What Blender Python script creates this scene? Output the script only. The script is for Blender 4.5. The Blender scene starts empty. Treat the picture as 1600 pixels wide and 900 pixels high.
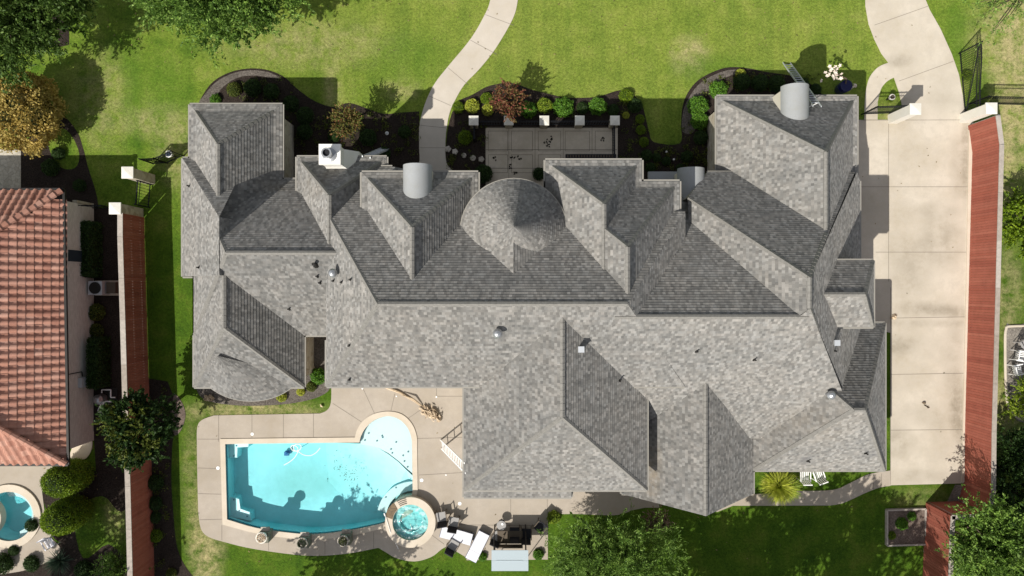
import bpy, math, random
import numpy as np
from mathutils import Vector, Matrix
from mathutils.geometry import tessellate_polygon
from mathutils.bvhtree import BVHTree

# ------------------------------------------------------------------ camera, sky, sun, exposure
SC = bpy.context.scene
H = 41.0            # height of the drone above the ground, metres
FPX = 1142.0        # focal length in pixels of a 1600 px wide picture
G = H / FPX         # metres per pixel at ground level
cd = bpy.data.cameras.new("camera")
cam = bpy.data.objects.new("camera", cd)
SC.collection.objects.link(cam)
cam.location = (0, 0, H)
cd.sensor_width = 36.0
cd.lens = FPX / 1600 * 36.0
cd.clip_end = 2000
SC.camera = cam
SUN = Vector((-0.605, -0.69, 1.0)).normalized()      # direction towards the sun (south-west)
el = math.asin(SUN.z)
wd = bpy.data.worlds.new("World")
SC.world = wd
wd.use_nodes = True
nt = wd.node_tree
sky = nt.nodes.new("ShaderNodeTexSky")
sky.sky_type = 'NISHITA'
sky.sun_disc = False
sky.sun_elevation = el
sky.sun_rotation = math.atan2(SUN.x, SUN.y)
sky.altitude = 200
sky.air_density = 1.0
sky.dust_density = 1.2
hs = nt.nodes.new("ShaderNodeHueSaturation")
hs.inputs['Saturation'].default_value = 0.32
nt.links.new(sky.outputs[0], hs.inputs['Color'])
nt.links.new(hs.outputs[0], nt.nodes['Background'].inputs[0])
nt.nodes['Background'].inputs[1].default_value = 0.12
sd = bpy.data.lights.new("sun", 'SUN')
sd.energy = 4.9
sd.angle = math.radians(0.5)
sd.color = (1.0, 0.955, 0.88)
so = bpy.data.objects.new("sun", sd)
SC.collection.objects.link(so)
so.rotation_euler = SUN.to_track_quat('Z', 'Y').to_euler()
SC.view_settings.view_transform = 'Standard'
SC.view_settings.look = 'None'
SC.view_settings.gamma = 1
SC.view_settings.exposure = 0.25
SC.cycles.transparent_max_bounces = 12
SC.cycles.max_bounces = 6

rng = random.Random(7)
NR = np.random.RandomState(11)

# ------------------------------------------------------------------ helpers
def ux(px, z=0.0): return (px - 800) * G * (1 - z / H)
def uy(py, z=0.0): return (450 - py) * G * (1 - z / H)
def U(px, py, z=0.0): return (ux(px, z), uy(py, z), z)

class MB:
    def __init__(s): s.v = []; s.f = []; s.m = []; s.uv = None
    def add(s, vs, fs, m=0):
        b = len(s.v); s.v += [tuple(p) for p in vs]
        for f in fs: s.f.append(tuple(i + b for i in f)); s.m.append(m)
        return s
    def box(s, x0, x1, y0, y1, z0, z1, m=0):
        return s.add([(x0,y0,z0),(x1,y0,z0),(x1,y1,z0),(x0,y1,z0),(x0,y0,z1),(x1,y0,z1),(x1,y1,z1),(x0,y1,z1)],
                     [(0,3,2,1),(4,5,6,7),(0,1,5,4),(1,2,6,5),(2,3,7,6),(3,0,4,7)], m)
    def frustum(s, a, b, m=0):      # a, b = (x0,x1,y0,y1,z)
        P = [(r[i], r[j], r[4]) for r in (a, b) for i, j in ((0,2),(1,2),(1,3),(0,3))]
        return s.add(P, [(0,3,2,1),(4,5,6,7),(0,1,5,4),(1,2,6,5),(2,3,7,6),(3,0,4,7)], m)
    def tube(s, p, q, r1, r2=None, n=8, m=0, caps=True):
        if r2 is None: r2 = r1
        p = Vector(p); q = Vector(q); d = (q - p)
        if d.length < 1e-6: return s
        d.normalize()
        a = d.orthogonal().normalized(); b = d.cross(a)
        vs = []
        for c, r in ((p, r1), (q, r2)):
            for i in range(n):
                t = 2 * math.pi * i / n
                vs.append(c + a * (r * math.cos(t)) + b * (r * math.sin(t)))
        fs = [(i, (i+1) % n, n + (i+1) % n, n + i) for i in range(n)]
        if caps: fs += [tuple(range(n-1, -1, -1)), tuple(range(n, 2*n))]
        return s.add(vs, fs, m)
    def path(s, pts, r, n=6, m=0):
        for i in range(len(pts) - 1):
            a = r[i] if isinstance(r, (list, tuple)) else r
            b = r[i+1] if isinstance(r, (list, tuple)) else r
            s.tube(pts[i], pts[i+1], a, b, n, m)
        return s
    def beam(s, p, q, w, h, m=0):   # box beam from p to q: width w sideways, height h
        p = Vector(p); q = Vector(q); d = (q - p).normalized()
        up = Vector((0,0,1)) if abs(d.z) < .95 else Vector((0,1,0))
        a = d.cross(up).normalized() * (w/2); b = a.cross(d).normalized() * (h/2)
        vs = [c + i*a + j*b for c in (p, q) for i, j in ((-1,-1),(1,-1),(1,1),(-1,1))]
        return s.add(vs, [(0,1,2,3),(7,6,5,4),(4,5,1,0),(5,6,2,1),(6,7,3,2),(7,4,0,3)], m)
    def lathe(s, c, prof, n=20, m=0, close=True):   # prof: (r, z) pairs from bottom to top
        vs = [(c[0] + r*math.cos(2*math.pi*i/n), c[1] + r*math.sin(2*math.pi*i/n), c[2] + z) for r, z in prof for i in range(n)]
        fs = [(k*n+i, k*n+(i+1) % n, (k+1)*n+(i+1) % n, (k+1)*n+i) for k in range(len(prof)-1) for i in range(n)]
        if close: fs += [tuple(range(n-1, -1, -1)), tuple((len(prof)-1)*n + i for i in range(n))]
        return s.add(vs, fs, m)
    def poly(s, outer, z, holes=(), thick=0.0, m=0):
        loops = [list(outer)] + [list(h) for h in holes]
        tris = tessellate_polygon([[Vector((x, y, 0)) for x, y in l] for l in loops])
        flat = [p for l in loops for p in l]
        fs = []
        for t in tris:
            a, b, c = (flat[i] for i in t)
            cr = (b[0]-a[0])*(c[1]-a[1]) - (b[1]-a[1])*(c[0]-a[0])
            fs.append(tuple(t) if cr > 0 else (t[0], t[2], t[1]))
        s.add([(x, y, z) for x, y in flat], fs, m)
        if thick:
            for l in loops:
                n = len(l)
                s.add([(x, y, z) for x, y in l] + [(x, y, z - thick) for x, y in l],
                      [(i, (i+1) % n, n+(i+1) % n, n+i) for i in range(n)], m)
        return s

OFF = {}
def build(name, mb, mats, parent=None, label=None, cat=None, group=None, kind=None, smooth=False, origin=None):
    if not isinstance(mats, (list, tuple)): mats = [mats]
    if parent is None:
        if origin is None:
            a = np.array(mb.v)
            origin = ((a[:,0].min()+a[:,0].max())/2, (a[:,1].min()+a[:,1].max())/2, a[:,2].min())
        off = Vector(origin)
    else: off = OFF[parent.name]
    me = bpy.data.meshes.new(name)
    me.from_pydata([(p[0]-off[0], p[1]-off[1], p[2]-off[2]) for p in mb.v], [], mb.f)
    for m in mats: me.materials.append(m)
    if len(mats) > 1: me.polygons.foreach_set('material_index', mb.m)
    if mb.uv:
        l = me.uv_layers.new(name='UVMap')
        l.data.foreach_set('uv', [c for f in mb.uv for p in f for c in p])
    if smooth: me.polygons.foreach_set('use_smooth', [True]*len(me.polygons))
    me.update()
    o = bpy.data.objects.new(name, me)
    SC.collection.objects.link(o)
    if parent: o.parent = parent
    else: o.location = off
    OFF[o.name] = off
    meta(o, label, cat, group, kind)
    return o
def meta(o, label=None, cat=None, group=None, kind=None):
    if label: o['label'] = label
    if cat: o['category'] = cat
    if group: o['group'] = group
    if kind: o['kind'] = kind
    return o
def thing(name, loc, label, cat, group=None):
    o = bpy.data.objects.new(name, None)
    SC.collection.objects.link(o)
    o.location = loc; o.empty_display_size = .2
    OFF[o.name] = Vector(loc)
    return meta(o, label, cat, group)
def dup(root, loc, rz=0, scale=None, label=None, group=None):
    c = root.copy(); SC.collection.objects.link(c); c.location = loc; c.rotation_euler = (0, 0, rz)
    if scale: c.scale = (scale,)*3 if not isinstance(scale, tuple) else scale
    if label: c['label'] = label
    if group: c['group'] = group
    def rec(a, b):
        for ch in list(a.children):
            d = ch.copy(); SC.collection.objects.link(d); d.parent = b; rec(ch, d)
    rec(root, c)
    return c
def smooth(pts, n=6, closed=False):
    P = [Vector(p) for p in pts]; out = []
    N = len(P); rngi = range(N if closed else N-1)
    for i in rngi:
        p0 = P[(i-1) % N] if closed or i > 0 else P[0]
        p1 = P[i]; p2 = P[(i+1) % N]
        p3 = P[(i+2) % N] if closed or i+2 < N else P[-1]
        for j in range(n):
            t = j/n
            out.append(tuple(.5*((2*p1)+(p2-p0)*t+(2*p0-5*p1+4*p2-p3)*t*t+(3*p1-p0-3*p2+p3)*t**3)))
    if not closed: out.append(tuple(P[-1]))
    return out
def gp(pts): return [(ux(a), uy(b)) for a, b in pts]      # outline on the ground

# ------------------------------------------------------------------ materials
def mat(name, col=(.5,.5,.5), rough=.8, metal=0.0, spec=.3):
    m = bpy.data.materials.new(name); m.use_nodes = True
    b = m.node_tree.nodes['Principled BSDF']
    b.inputs['Base Color'].default_value = (*col, 1)
    b.inputs['Roughness'].default_value = rough
    b.inputs['Metallic'].default_value = metal
    b.inputs['Specular IOR Level'].default_value = spec
    m.diffuse_color = (*col, 1)
    return m
class NT:
    def __init__(s, m): s.t = m.node_tree; s.b = s.t.nodes['Principled BSDF']
    def n(s, typ, **kw):
        o = s.t.nodes.new(typ)
        for k, v in kw.items(): setattr(o, k, v)
        return o
    def l(s, a, b): s.t.links.new(a, b)
    def coord(s, which='Object', geo=False):
        if geo: return s.n('ShaderNodeNewGeometry').outputs['Position']
        return s.n('ShaderNodeTexCoord').outputs[which]
    def noise(s, vec, scale, detail=4, rough=.6, sc3=None):
        if sc3:
            mp = s.n('ShaderNodeMapping'); mp.inputs['Scale'].default_value = sc3; s.l(vec, mp.inputs[0]); vec = mp.outputs[0]
        o = s.n('ShaderNodeTexNoise'); o.inputs['Scale'].default_value = scale
        o.inputs['Detail'].default_value = detail; o.inputs['Roughness'].default_value = rough
        s.l(vec, o.inputs['Vector']); return o.outputs['Fac']
    def ramp(s, fac, stops):
        o = s.n('ShaderNodeValToRGB'); e = o.color_ramp.elements
        while len(e) < len(stops): e.new(.5)
        for i, (p, c) in enumerate(stops):
            e[i].position = p; e[i].color = (*c, 1) if len(c) == 3 else c
        s.l(fac, o.inputs[0]); return o.outputs[0]
    def mix(s, fac, a, b, mode='MIX'):
        o = s.n('ShaderNodeMix', data_type='RGBA', blend_type=mode)
        for i, v in ((0, fac), (6, a), (7, b)):
            if isinstance(v, (int, float)): o.inputs[i].default_value = v
            elif isinstance(v, tuple): o.inputs[i].default_value = (*v, 1)
            else: s.l(v, o.inputs[i])
        return o.outputs[2]
    def math(s, op, a, b=None, clamp=False):
        o = s.n('ShaderNodeMath', operation=op, use_clamp=clamp)
        for i, v in ((0, a), (1, b)):
            if v is None: continue
            if isinstance(v, (int, float)): o.inputs[i].default_value = v
            else: s.l(v, o.inputs[i])
        return o.outputs[0]
    def col(s, c): s.l(c, s.b.inputs['Base Color'])
    def bump(s, h, strength=.5, dist=.02):
        o = s.n('ShaderNodeBump'); o.inputs['Strength'].default_value = strength; o.inputs['Distance'].default_value = dist
        s.l(h, o.inputs['Height']); s.l(o.outputs[0], s.b.inputs['Normal'])
    def island(s): return s.n('ShaderNodeNewGeometry').outputs['Random Per Island']
    def blob(s, pos, x, y, rx, ry, soft=.5):      # 0..1 mask of a soft patch on the ground
        mp = s.n('ShaderNodeMapping'); s.l(pos, mp.inputs[0])
        mp.inputs['Location'].default_value = (-x/rx, -y/ry, 0); mp.inputs['Scale'].default_value = (1/rx, 1/ry, 0)
        o = s.n('ShaderNodeVectorMath', operation='LENGTH'); s.l(mp.outputs[0], o.inputs[0])
        r = s.n('ShaderNodeMapRange', interpolation_type='SMOOTHSTEP'); s.l(o.outputs['Value'], r.inputs[0])
        r.inputs[1].default_value = 1 - soft; r.inputs[2].default_value = 1 + soft
        r.inputs[3].default_value = 1; r.inputs[4].default_value = 0
        return r.outputs[0]

def m_grass():
    m = mat('grass', rough=.9, spec=.1); t = NT(m); p = t.coord(geo=True)
    big = t.noise(p, .12, 3); mid = t.noise(p, .7, 4, .65); fine = t.noise(p, 7, 5, .75); blades = t.noise(p, 34, 2, .6, (1, .55, 1))
    front = t.ramp(mid, [(.28, (.058,.122,.010)), (.5, (.124,.188,.022)), (.74, (.212,.245,.055))])
    back = t.ramp(mid, [(.28, (.034,.078,.006)), (.52, (.062,.118,.009)), (.76, (.11,.145,.02))])
    sp = t.n('ShaderNodeSeparateXYZ'); t.l(p, sp.inputs[0])
    r = t.n('ShaderNodeMapRange'); t.l(sp.outputs[1], r.inputs[0]); r.inputs[1].default_value = 1; r.inputs[2].default_value = 10
    # the middle of the front lawn is drier than its edges
    dry = t.math('MULTIPLY', t.blob(p, 4, 14, 17, 5, .6), t.ramp(big, [(.25, (.35,)*3), (.7, (1,)*3)]))
    c = t.mix(r.outputs[0], back, front)
    c = t.mix(t.math('MULTIPLY', dry, .6), c, (.205, .235, .048))
    mow = t.noise(p, 1.5, 3, .6, (1, .07, 1)); c = t.mix(.45, c, t.ramp(mow, [(.35, (.74,.82,.74)), (.65, (1.22,1.14,1.14))]), 'MULTIPLY')
    edge = t.noise(p, 1.6, 5, .7)
    def patch(x, y, rx, ry, col, amt, soft=.6):
        nonlocal c
        k = t.math('MULTIPLY', t.blob(p, x, y, rx, ry, soft), t.ramp(edge, [(.35, (0,)*3), (.62, (1,)*3)]))
        c = t.mix(t.math('MULTIPLY', k, amt), c, col)
    straw = (.36, .31, .15)
    for px, py, a, b, amt in ((1078, 88, 1.0, 1.0, .8), (240, 188, 1.6, .9, .75), (480, 70, 4.5, 1.2, .5), (322, 850, .9, 2.4, .95), (625, 140, 1, .6, .6), (520, 140, .5, 1.3, .6),
                              (400, 642, 4.2, .55, .8), (280, 235, 1.2, 2, .6), (160, 155, 1.5, 2.5, .45), (1590, 120, 1.4, 5.5, .95), (1575, 60, 2.2, 2.2, .6), (1572, 230, .5, 3.5, .8),
                              (300, 740, .5, 3, .4), (1570, 640, 1.2, 2.0, .8), (1575, 460, .8, 2.5, .6), (1400, 190, 1.2, .8, .8), (1440, 780, 1.6, .7, .3), (185, 800, .8, 1.4, .5)):
        patch(ux(px), uy(py), a, b, straw, amt)
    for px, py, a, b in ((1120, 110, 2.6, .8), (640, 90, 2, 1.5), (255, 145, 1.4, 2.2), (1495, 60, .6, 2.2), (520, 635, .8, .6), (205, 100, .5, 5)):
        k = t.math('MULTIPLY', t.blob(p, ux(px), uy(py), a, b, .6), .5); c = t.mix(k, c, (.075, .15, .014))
    f = t.ramp(fine, [(.3, (.5,)*3), (.68, (1.42,)*3)]); c = t.mix(.85, c, f, 'MULTIPLY')
    f = t.ramp(blades, [(.3, (.6,)*3), (.7, (1.35,)*3)]); c = t.mix(.9, c, f, 'MULTIPLY')
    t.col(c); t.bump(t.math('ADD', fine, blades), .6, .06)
    return m
def m_mulch(name='mulch', a=(.010,.007,.006), b=(.048,.037,.03)):
    m = mat(name, rough=.95, spec=.1); t = NT(m); p = t.coord(geo=True)
    n = t.noise(p, 14, 6, .8); g = t.noise(p, 1.2, 3)
    c = t.ramp(n, [(.35, a), (.62, b), (.8, tuple(x*2.2 for x in b))])
    c = t.mix(.5, c, t.ramp(g, [(.3, (.6,)*3), (.7, (1.4,)*3)]), 'MULTIPLY')
    t.col(c); t.bump(n, .8, .06); return m
def m_concrete(name, col, stain=.25, scale=1.0, spots=()):
    m = mat(name, rough=.85, spec=.2); t = NT(m); p = t.coord(geo=True)
    n1 = t.noise(p, .35*scale, 5, .65); n2 = t.noise(p, 2.2*scale, 6, .7); n3 = t.noise(p, 40, 3)
    lo = tuple(c*(1-stain) for c in col)
    c = t.mix(t.ramp(n1, [(.34, (1,)*3), (.6, (0,)*3)]), col, tuple(x*(1-stain*.8) for x in (col[0], col[1]*.98, col[2]*.93)))
    c = t.mix(t.ramp(n2, [(.25, (1,)*3), (.55, (0,)*3)]), c, tuple(x*(1-stain*.6) for x in col))
    c = t.mix(.6, c, t.ramp(n3, [(.3, (.88,)*3), (.7, (1.1,)*3)]), 'MULTIPLY')
    if spots:
        e = t.noise(p, 1.1, 5, .7)
        for px, py, a, b_, k in spots:
            w = t.math('MULTIPLY', t.blob(p, ux(px), uy(py), a, b_, .7), t.ramp(e, [(.3, (0,)*3), (.6, (1,)*3)]))
            c = t.mix(t.math('MULTIPLY', w, k), c, (.235,.205,.155))
    t.col(c); t.bump(n3, .2, .01); return m
def m_shingle():
    m = mat('shingle', rough=.92, spec=.15); t = NT(m); uv = t.coord('UV'); p = t.coord(geo=True)
    def brick(w, off, c1, c2):
        o = t.n('ShaderNodeTexBrick'); o.offset = off; o.offset_frequency = 2
        o.inputs['Brick Width'].default_value = w; o.inputs['Row Height'].default_value = .16
        o.inputs['Mortar Size'].default_value = 0.0; o.inputs['Scale'].default_value = 1
        o.inputs['Color1'].default_value = (*c1, 1); o.inputs['Color2'].default_value = (*c2, 1); o.inputs['Mortar'].default_value = (*c1, 1)
        t.l(uv, o.inputs['Vector']); return o.outputs['Color']
    a = brick(.125, .37, (0,0,0), (1,1,1)); b = brick(.2, .61, (0,0,0), (1,1,1))
    c = t.ramp(a, [(.0, (.155,.152,.145)), (.3, (.205,.201,.191)), (.62, (.236,.23,.218)), (1, (.305,.30,.287))])
    d = t.ramp(b, [(.0, (.84,.84,.85)), (.5, (1,.985,.97)), (1, (1.14,1.09,1.06))])
    c = t.mix(.6, c, d, 'MULTIPLY')
    g = t.noise(p, .3, 4, .6); c = t.mix(.5, c, t.ramp(g, [(.3, (.84,.86,.87)), (.7, (1.14,1.1,1.04))]), 'MULTIPLY')
    s = t.noise(p, 3.5, 5, .75); c = t.mix(.7, c, t.ramp(s, [(.3, (.86,)*3), (.7, (1.12,)*3)]), 'MULTIPLY')
    f = t.noise(p, 70, 2, .8); c = t.mix(.6, c, t.ramp(f, [(.3, (.75,)*3), (.7, (1.22,)*3)]), 'MULTIPLY')
    st = t.noise(uv, 1.0, 4, .6, (2.2, .22, 1)); c = t.mix(.55, c, t.ramp(st, [(.32, (.82,.83,.83)), (.6, (1.04,)*3)]), 'MULTIPLY')
    t.b.inputs['Diffuse Roughness'].default_value = 1.0
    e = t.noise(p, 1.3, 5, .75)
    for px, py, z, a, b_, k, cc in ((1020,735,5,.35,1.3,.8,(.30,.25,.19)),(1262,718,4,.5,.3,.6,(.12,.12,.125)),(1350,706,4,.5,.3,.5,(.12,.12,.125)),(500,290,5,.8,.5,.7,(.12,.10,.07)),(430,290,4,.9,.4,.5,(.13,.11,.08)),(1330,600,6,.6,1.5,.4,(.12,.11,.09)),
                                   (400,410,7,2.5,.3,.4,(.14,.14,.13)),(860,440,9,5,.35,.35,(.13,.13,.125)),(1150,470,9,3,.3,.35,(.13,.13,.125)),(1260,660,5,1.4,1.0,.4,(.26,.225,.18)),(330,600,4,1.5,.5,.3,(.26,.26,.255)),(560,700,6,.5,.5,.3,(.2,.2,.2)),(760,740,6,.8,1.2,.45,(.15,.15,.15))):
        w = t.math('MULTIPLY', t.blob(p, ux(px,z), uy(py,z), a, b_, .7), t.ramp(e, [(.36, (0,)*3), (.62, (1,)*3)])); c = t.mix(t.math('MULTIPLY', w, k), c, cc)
    t.col(c); t.bump(f, .25, .01); return m
def m_island(name, cols, rough=.7, noise_amt=.3, scale=6, sc3=None, spec=.2, bump=.2):
    m = mat(name, rough=rough, spec=spec); t = NT(m)
    n = len(cols); c = t.ramp(t.island(), [(i/(n-1), col) for i, col in enumerate(cols)])
    p = t.coord(geo=True); f = t.noise(p, scale, 5, .7, sc3)
    c = t.mix(noise_amt, c, t.ramp(f, [(.25, (.45,)*3), (.75, (1.5,)*3)]), 'MULTIPLY')
    t.col(c); t.bump(f, bump, .01); return m
def m_leaf(name, cols, transl=.3, rough=.55):
    m = mat(name, rough=rough, spec=.25); t = NT(m)
    n = len(cols); c = t.ramp(t.island(), [(i/(n-1), col) for i, col in enumerate(cols)])
    p = t.coord(geo=True); f = t.noise(p, .9, 3, .6)
    c = t.mix(.7, c, t.ramp(f, [(.3, (.68,.74,.7)), (.7, (1.3,1.22,1.1))]), 'MULTIPLY')
    t.col(c)
    tr = t.n('ShaderNodeBsdfTranslucent'); t.l(c, tr.inputs[0])
    mx = t.n('ShaderNodeMixShader'); mx.inputs[0].default_value = transl
    out = [x for x in t.t.nodes if x.type == 'OUTPUT_MATERIAL'][0]
    t.l(t.b.outputs[0], mx.inputs[1]); t.l(tr.outputs[0], mx.inputs[2]); t.l(mx.outputs[0], out.inputs[0])
    return m
def m_stone(name, c1, c2, mortar, scale=3.0):
    m = mat(name, rough=.9, spec=.15); t = NT(m); p = t.coord(geo=True)
    v = t.n('ShaderNodeTexVoronoi'); v.inputs['Scale'].default_value = scale; t.l(p, v.inputs['Vector'])
    e = t.n('ShaderNodeTexVoronoi', feature='DISTANCE_TO_EDGE'); e.inputs['Scale'].default_value = scale; t.l(p, e.inputs['Vector'])
    sp = t.n('ShaderNodeSeparateColor'); t.l(v.outputs['Color'], sp.inputs[0])
    c = t.mix(sp.outputs[0], c1, c2)
    c = t.mix(t.ramp(e.outputs['Distance'], [(.0, (1,)*3), (.07, (0,)*3)]), c, mortar)
    n = t.noise(p, 9, 5); c = t.mix(.5, c, t.ramp(n, [(.3, (.75,)*3), (.7, (1.2,)*3)]), 'MULTIPLY')
    t.col(c); t.bump(e.outputs['Distance'], .5, .03); return m

GRASS = m_grass(); MULCH = m_mulch(); SOIL = m_mulch('soil', (.07,.055,.045), (.20,.155,.13)); GRAVEL = m_mulch('gravel', (.09,.08,.07), (.3,.27,.23))
GREYMULCH = m_mulch('sunlit_mulch', (.05,.042,.036), (.17,.15,.13))  # paler copy of the mulch, with sunlight put into its colour
DRIVE = m_concrete('driveway_concrete', (.52,.465,.385), .26, 1, [(1495,640,.35,1.6,.9),(1506,700,.3,3,.6),(1470,370,1.1,1.6,.5),(1430,400,1.5,1.0,.35),(1420,440,1,1,.4),(1500,260,.5,2,.45),(1400,690,.8,.8,.6),(1480,487,2.2,.3,.6),(1460,505,2.2,.2,.4),(1400,540,.9,.5,.5),(1490,560,.6,2.0,.5),(1450,480,1.6,.3,.5),(1410,170,1.2,.8,.35),(1470,150,.8,1.2,.3),(1450,650,2,.6,.3),(1430,745,2,.4,.4),(1510,230,.25,3,.7),(1400,95,.9,.3,.6),(1440,540,1.6,.5,.3),(1455,330,1.6,.4,.3)])
PATH = m_concrete('path_concrete', (.50,.45,.385), .16)
DECK = m_concrete('deck_concrete', (.395,.345,.288), .22)
PATIOC = m_concrete('patio_concrete', (.56,.49,.39), .3, 1.6)
COPING = m_concrete('coping_stone', (.56,.49,.40), .14, 2)
JOINT = mat('joint', (.16,.14,.115), .95)
SHINGLE = m_shingle()
CAPM = mat('ridge_cap_shingle', (.16,.152,.14), .92); _t = NT(CAPM); _p = _t.coord(geo=True); _t.col(_t.ramp(_t.noise(_p, 7, 4, .8), [(.3, (.15,.143,.13)), (.7, (.23,.22,.2))]))
GUTTER = mat('gutter', (.26,.245,.215), .6)
STUCCO = m_concrete('stucco', (.60,.56,.47), .12, 2)
STONE = m_stone('cream_stone', (.48,.43,.34), (.33,.28,.21), (.42,.39,.33))
CREAM = m_concrete('cream_cap_stone', (.66,.635,.57), .1, 2)
GREYMETAL = m_concrete('grey_metal_sheet', (.30,.31,.315), .08, 3); GREYMETAL.node_tree.nodes['Principled BSDF'].inputs['Roughness'].default_value = .45
IRON = mat('black_iron', (.012,.013,.016), .45, .4)
FENCE = m_island('red_stained_board', [(.28,.08,.052), (.31,.098,.066), (.25,.07,.047), (.34,.115,.078)], .75, .3, 2.2, (1,1,1), .2, .1)
PALEWOOD = m_island('weathered_cap_board', [(.30,.26,.22), (.38,.34,.30), (.26,.22,.18)], .85, .45, 5)
GLASS = mat('window_glass', (.03,.04,.05), .08, 0, .6)
FRAMEW = mat('window_frame', (.55,.52,.46), .5)
BLACK = mat('black_fabric', (.014,.014,.018), .8)
DARKMET = mat('dark_metal', (.03,.028,.026), .45, .5)
BRONZE = mat('bronze_metal', (.09,.07,.05), .5, .3)
GREYFAB = mat('grey_fabric', (.30,.29,.28), .9)
WHITEFAB = mat('white_fabric', (.62,.62,.66), .9)
WHITE = mat('white_plastic', (.78,.77,.75), .5)
ALU = mat('aluminium', (.50,.52,.54), .4, .3)
GALV = mat('galvanised', (.40,.41,.42), .35, .7)
CANOPY = mat('canopy_fabric', (.36,.42,.45), .8)
BARK = m_mulch('bark', (.06,.045,.035), (.16,.12,.09))
NAVY = mat('navy_glaze', (.012,.013,.06), .25)
TAN = m_mulch('dry_leaf', (.42,.31,.20), (.62,.50,.36))
FLOWER = mat('white_flower', (.72,.62,.52), .7)
ROCK = m_stone('rock', (.5,.46,.4), (.36,.32,.27), (.3,.27,.23), 1.2)
PLASTER = m_concrete('pool_plaster', (.46,.70,.70), .14, 1.5)
TILE = mat('waterline_tile', (.05,.16,.20), .3)
LSTEP = mat('pool_bench_edge', (.72,.84,.86), .5)
L_OAK = m_leaf('leaf_oak', [(.035,.07,.012), (.055,.11,.018), (.085,.15,.025), (.13,.20,.045)])
L_FEATHER = m_leaf('leaf_feathery', [(.05,.105,.018), (.10,.19,.03), (.17,.29,.045), (.27,.40,.10)])
L_YG = m_leaf('leaf_yellow_green', [(.09,.16,.012), (.16,.25,.018), (.26,.35,.03), (.34,.42,.05)])
L_BR = m_leaf('leaf_bright', [(.05,.13,.012), (.09,.21,.02), (.15,.30,.03)])
L_DK = m_leaf('leaf_dark', [(.018,.042,.010), (.03,.065,.014), (.05,.095,.02)])
L_OLIVE = m_leaf('leaf_olive', [(.05,.07,.012), (.09,.12,.018), (.15,.17,.03)])
L_ORANGE = m_leaf('leaf_ochre', [(.26,.18,.04), (.40,.29,.075), (.54,.42,.14), (.33,.25,.055)])
L_LEMON = m_leaf('leaf_lemon', [(.30,.36,.03), (.44,.48,.05), (.55,.56,.12)])
L_RED = m_leaf('leaf_reddish', [(.10,.12,.03), (.17,.11,.045), (.24,.07,.06), (.20,.17,.06), (.36,.05,.07)])
L_MYR = m_leaf('leaf_myrtle', [(.08,.13,.025), (.13,.17,.035), (.20,.12,.05), (.18,.20,.05), (.30,.08,.06)])
L_HEDGE = m_leaf('leaf_hedge', [(.07,.125,.007), (.13,.215,.011), (.23,.32,.018)])
L_BROWN = m_leaf('leaf_brown', [(.12,.08,.06), (.22,.15,.11), (.34,.25,.2)])
L_BLUEG = m_leaf('leaf_bluegreen', [(.03,.06,.04), (.06,.10,.06), (.09,.14,.085)])
CHIM = m_concrete('white_stucco', (.74,.73,.69), .08, 3)
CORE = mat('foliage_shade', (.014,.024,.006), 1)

# ------------------------------------------------------------------ ground
PO = [(352.5,693.5),(562,691)] + smooth([(562,691),(564.5,681),(572,668),(586,656),(606,650),(624,655),(637,668),(643,684),(644,700)], 4)[1:] + [(645,766),(640,790),(606,814)] + smooth([(597,817.5),(550,827.5),(495,834),(450,831.5),(400,824),(355.5,811)], 4)
POOL = gp(PO)
def circ(cx, cy, r, n=40): return [(cx + r*math.cos(2*math.pi*i/n), cy + r*math.sin(2*math.pi*i/n)) for i in range(n)]
NSP = (ux(16), uy(806))                       # the neighbour's round pool
NPOOL = circ(NSP[0], NSP[1], 1.38)
SPX, SPY = ux(643), uy(812)                   # our round spa
BIG = [(-300,-300),(300,-300),(300,300),(-300,300)]
g = MB().poly(BIG, 0, [POOL, NPOOL]); build('ground', g, GRASS, origin=(0,0,0), kind='structure')
def sheet(name, px, z, m, thick=0, holes=(), k='structure'):
    mb = MB().poly(gp(px), z, holes, thick); return build(name, mb, m, origin=(0,0,0), kind=k)
# mulch beds
sheet('flower_bed', smooth([(305,230),(309,170),(318,147),(335,126),(362,112),(392,107),(420,110),(445,121),(466,140),(492,158),(520,167),(545,161),(575,170),(600,178),(625,176),(655,174)],4)+[(656,225),(655,300),(440,320),(320,300)], .012, MULCH)
sheet('flower_bed', smooth([(696,262),(697,225),(702,190),(715,160),(738,148),(765,134),(800,130),(830,140),(855,146),(880,152),(905,153),(935,151),(960,143),(977,141),(992,150),(1003,163),(1009,185),(1014,205),(1022,222),(1062,224),(1064,195),(1066,168),(1074,146),(1090,126),(1115,112),(1140,105),(1170,107),(1200,113),(1235,118),(1262,128),(1285,148)],4)+[(1290,250),(1105,330),(700,320)], .012, MULCH)
for i, p in enumerate([[(312,160),(320,148),(337,129),(363,115),(391,110),(420,113),(440,123),(425,122),(395,118),(368,123),(345,140),(332,162)], [(1066,205),(1068,172),(1078,150),(1094,130),(1118,116),(1142,109),(1160,112),(1142,118),(1122,128),(1103,146),(1092,166),(1085,205)]]):
    sheet('sunlit_mulch_strip', smooth(p, 4, True), .02, GREYMULCH)  # sunlit bed margin outside the house shadow, painted as paler mulch
sheet('flower_bed', smooth([(305,600),(312,618),(330,628),(365,633),(400,634),(450,631),(490,623),(512,612),(517,600)],4)+[(517,500),(320,500)], .012, GREYMULCH)
sheet('flower_bed', [(225,590)] + smooth([(262,596),(272,620),(283,640),(276,672),(270,690),(268,750),(271,800),(276,850),(287,880),(305,905)],4) + [(300,960),(225,960)], .012, MULCH)
sheet('bare_soil', smooth([(272,617),(285,630),(290,650),(283,672),(273,680),(268,660)],4,True), .02, SOIL)
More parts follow.
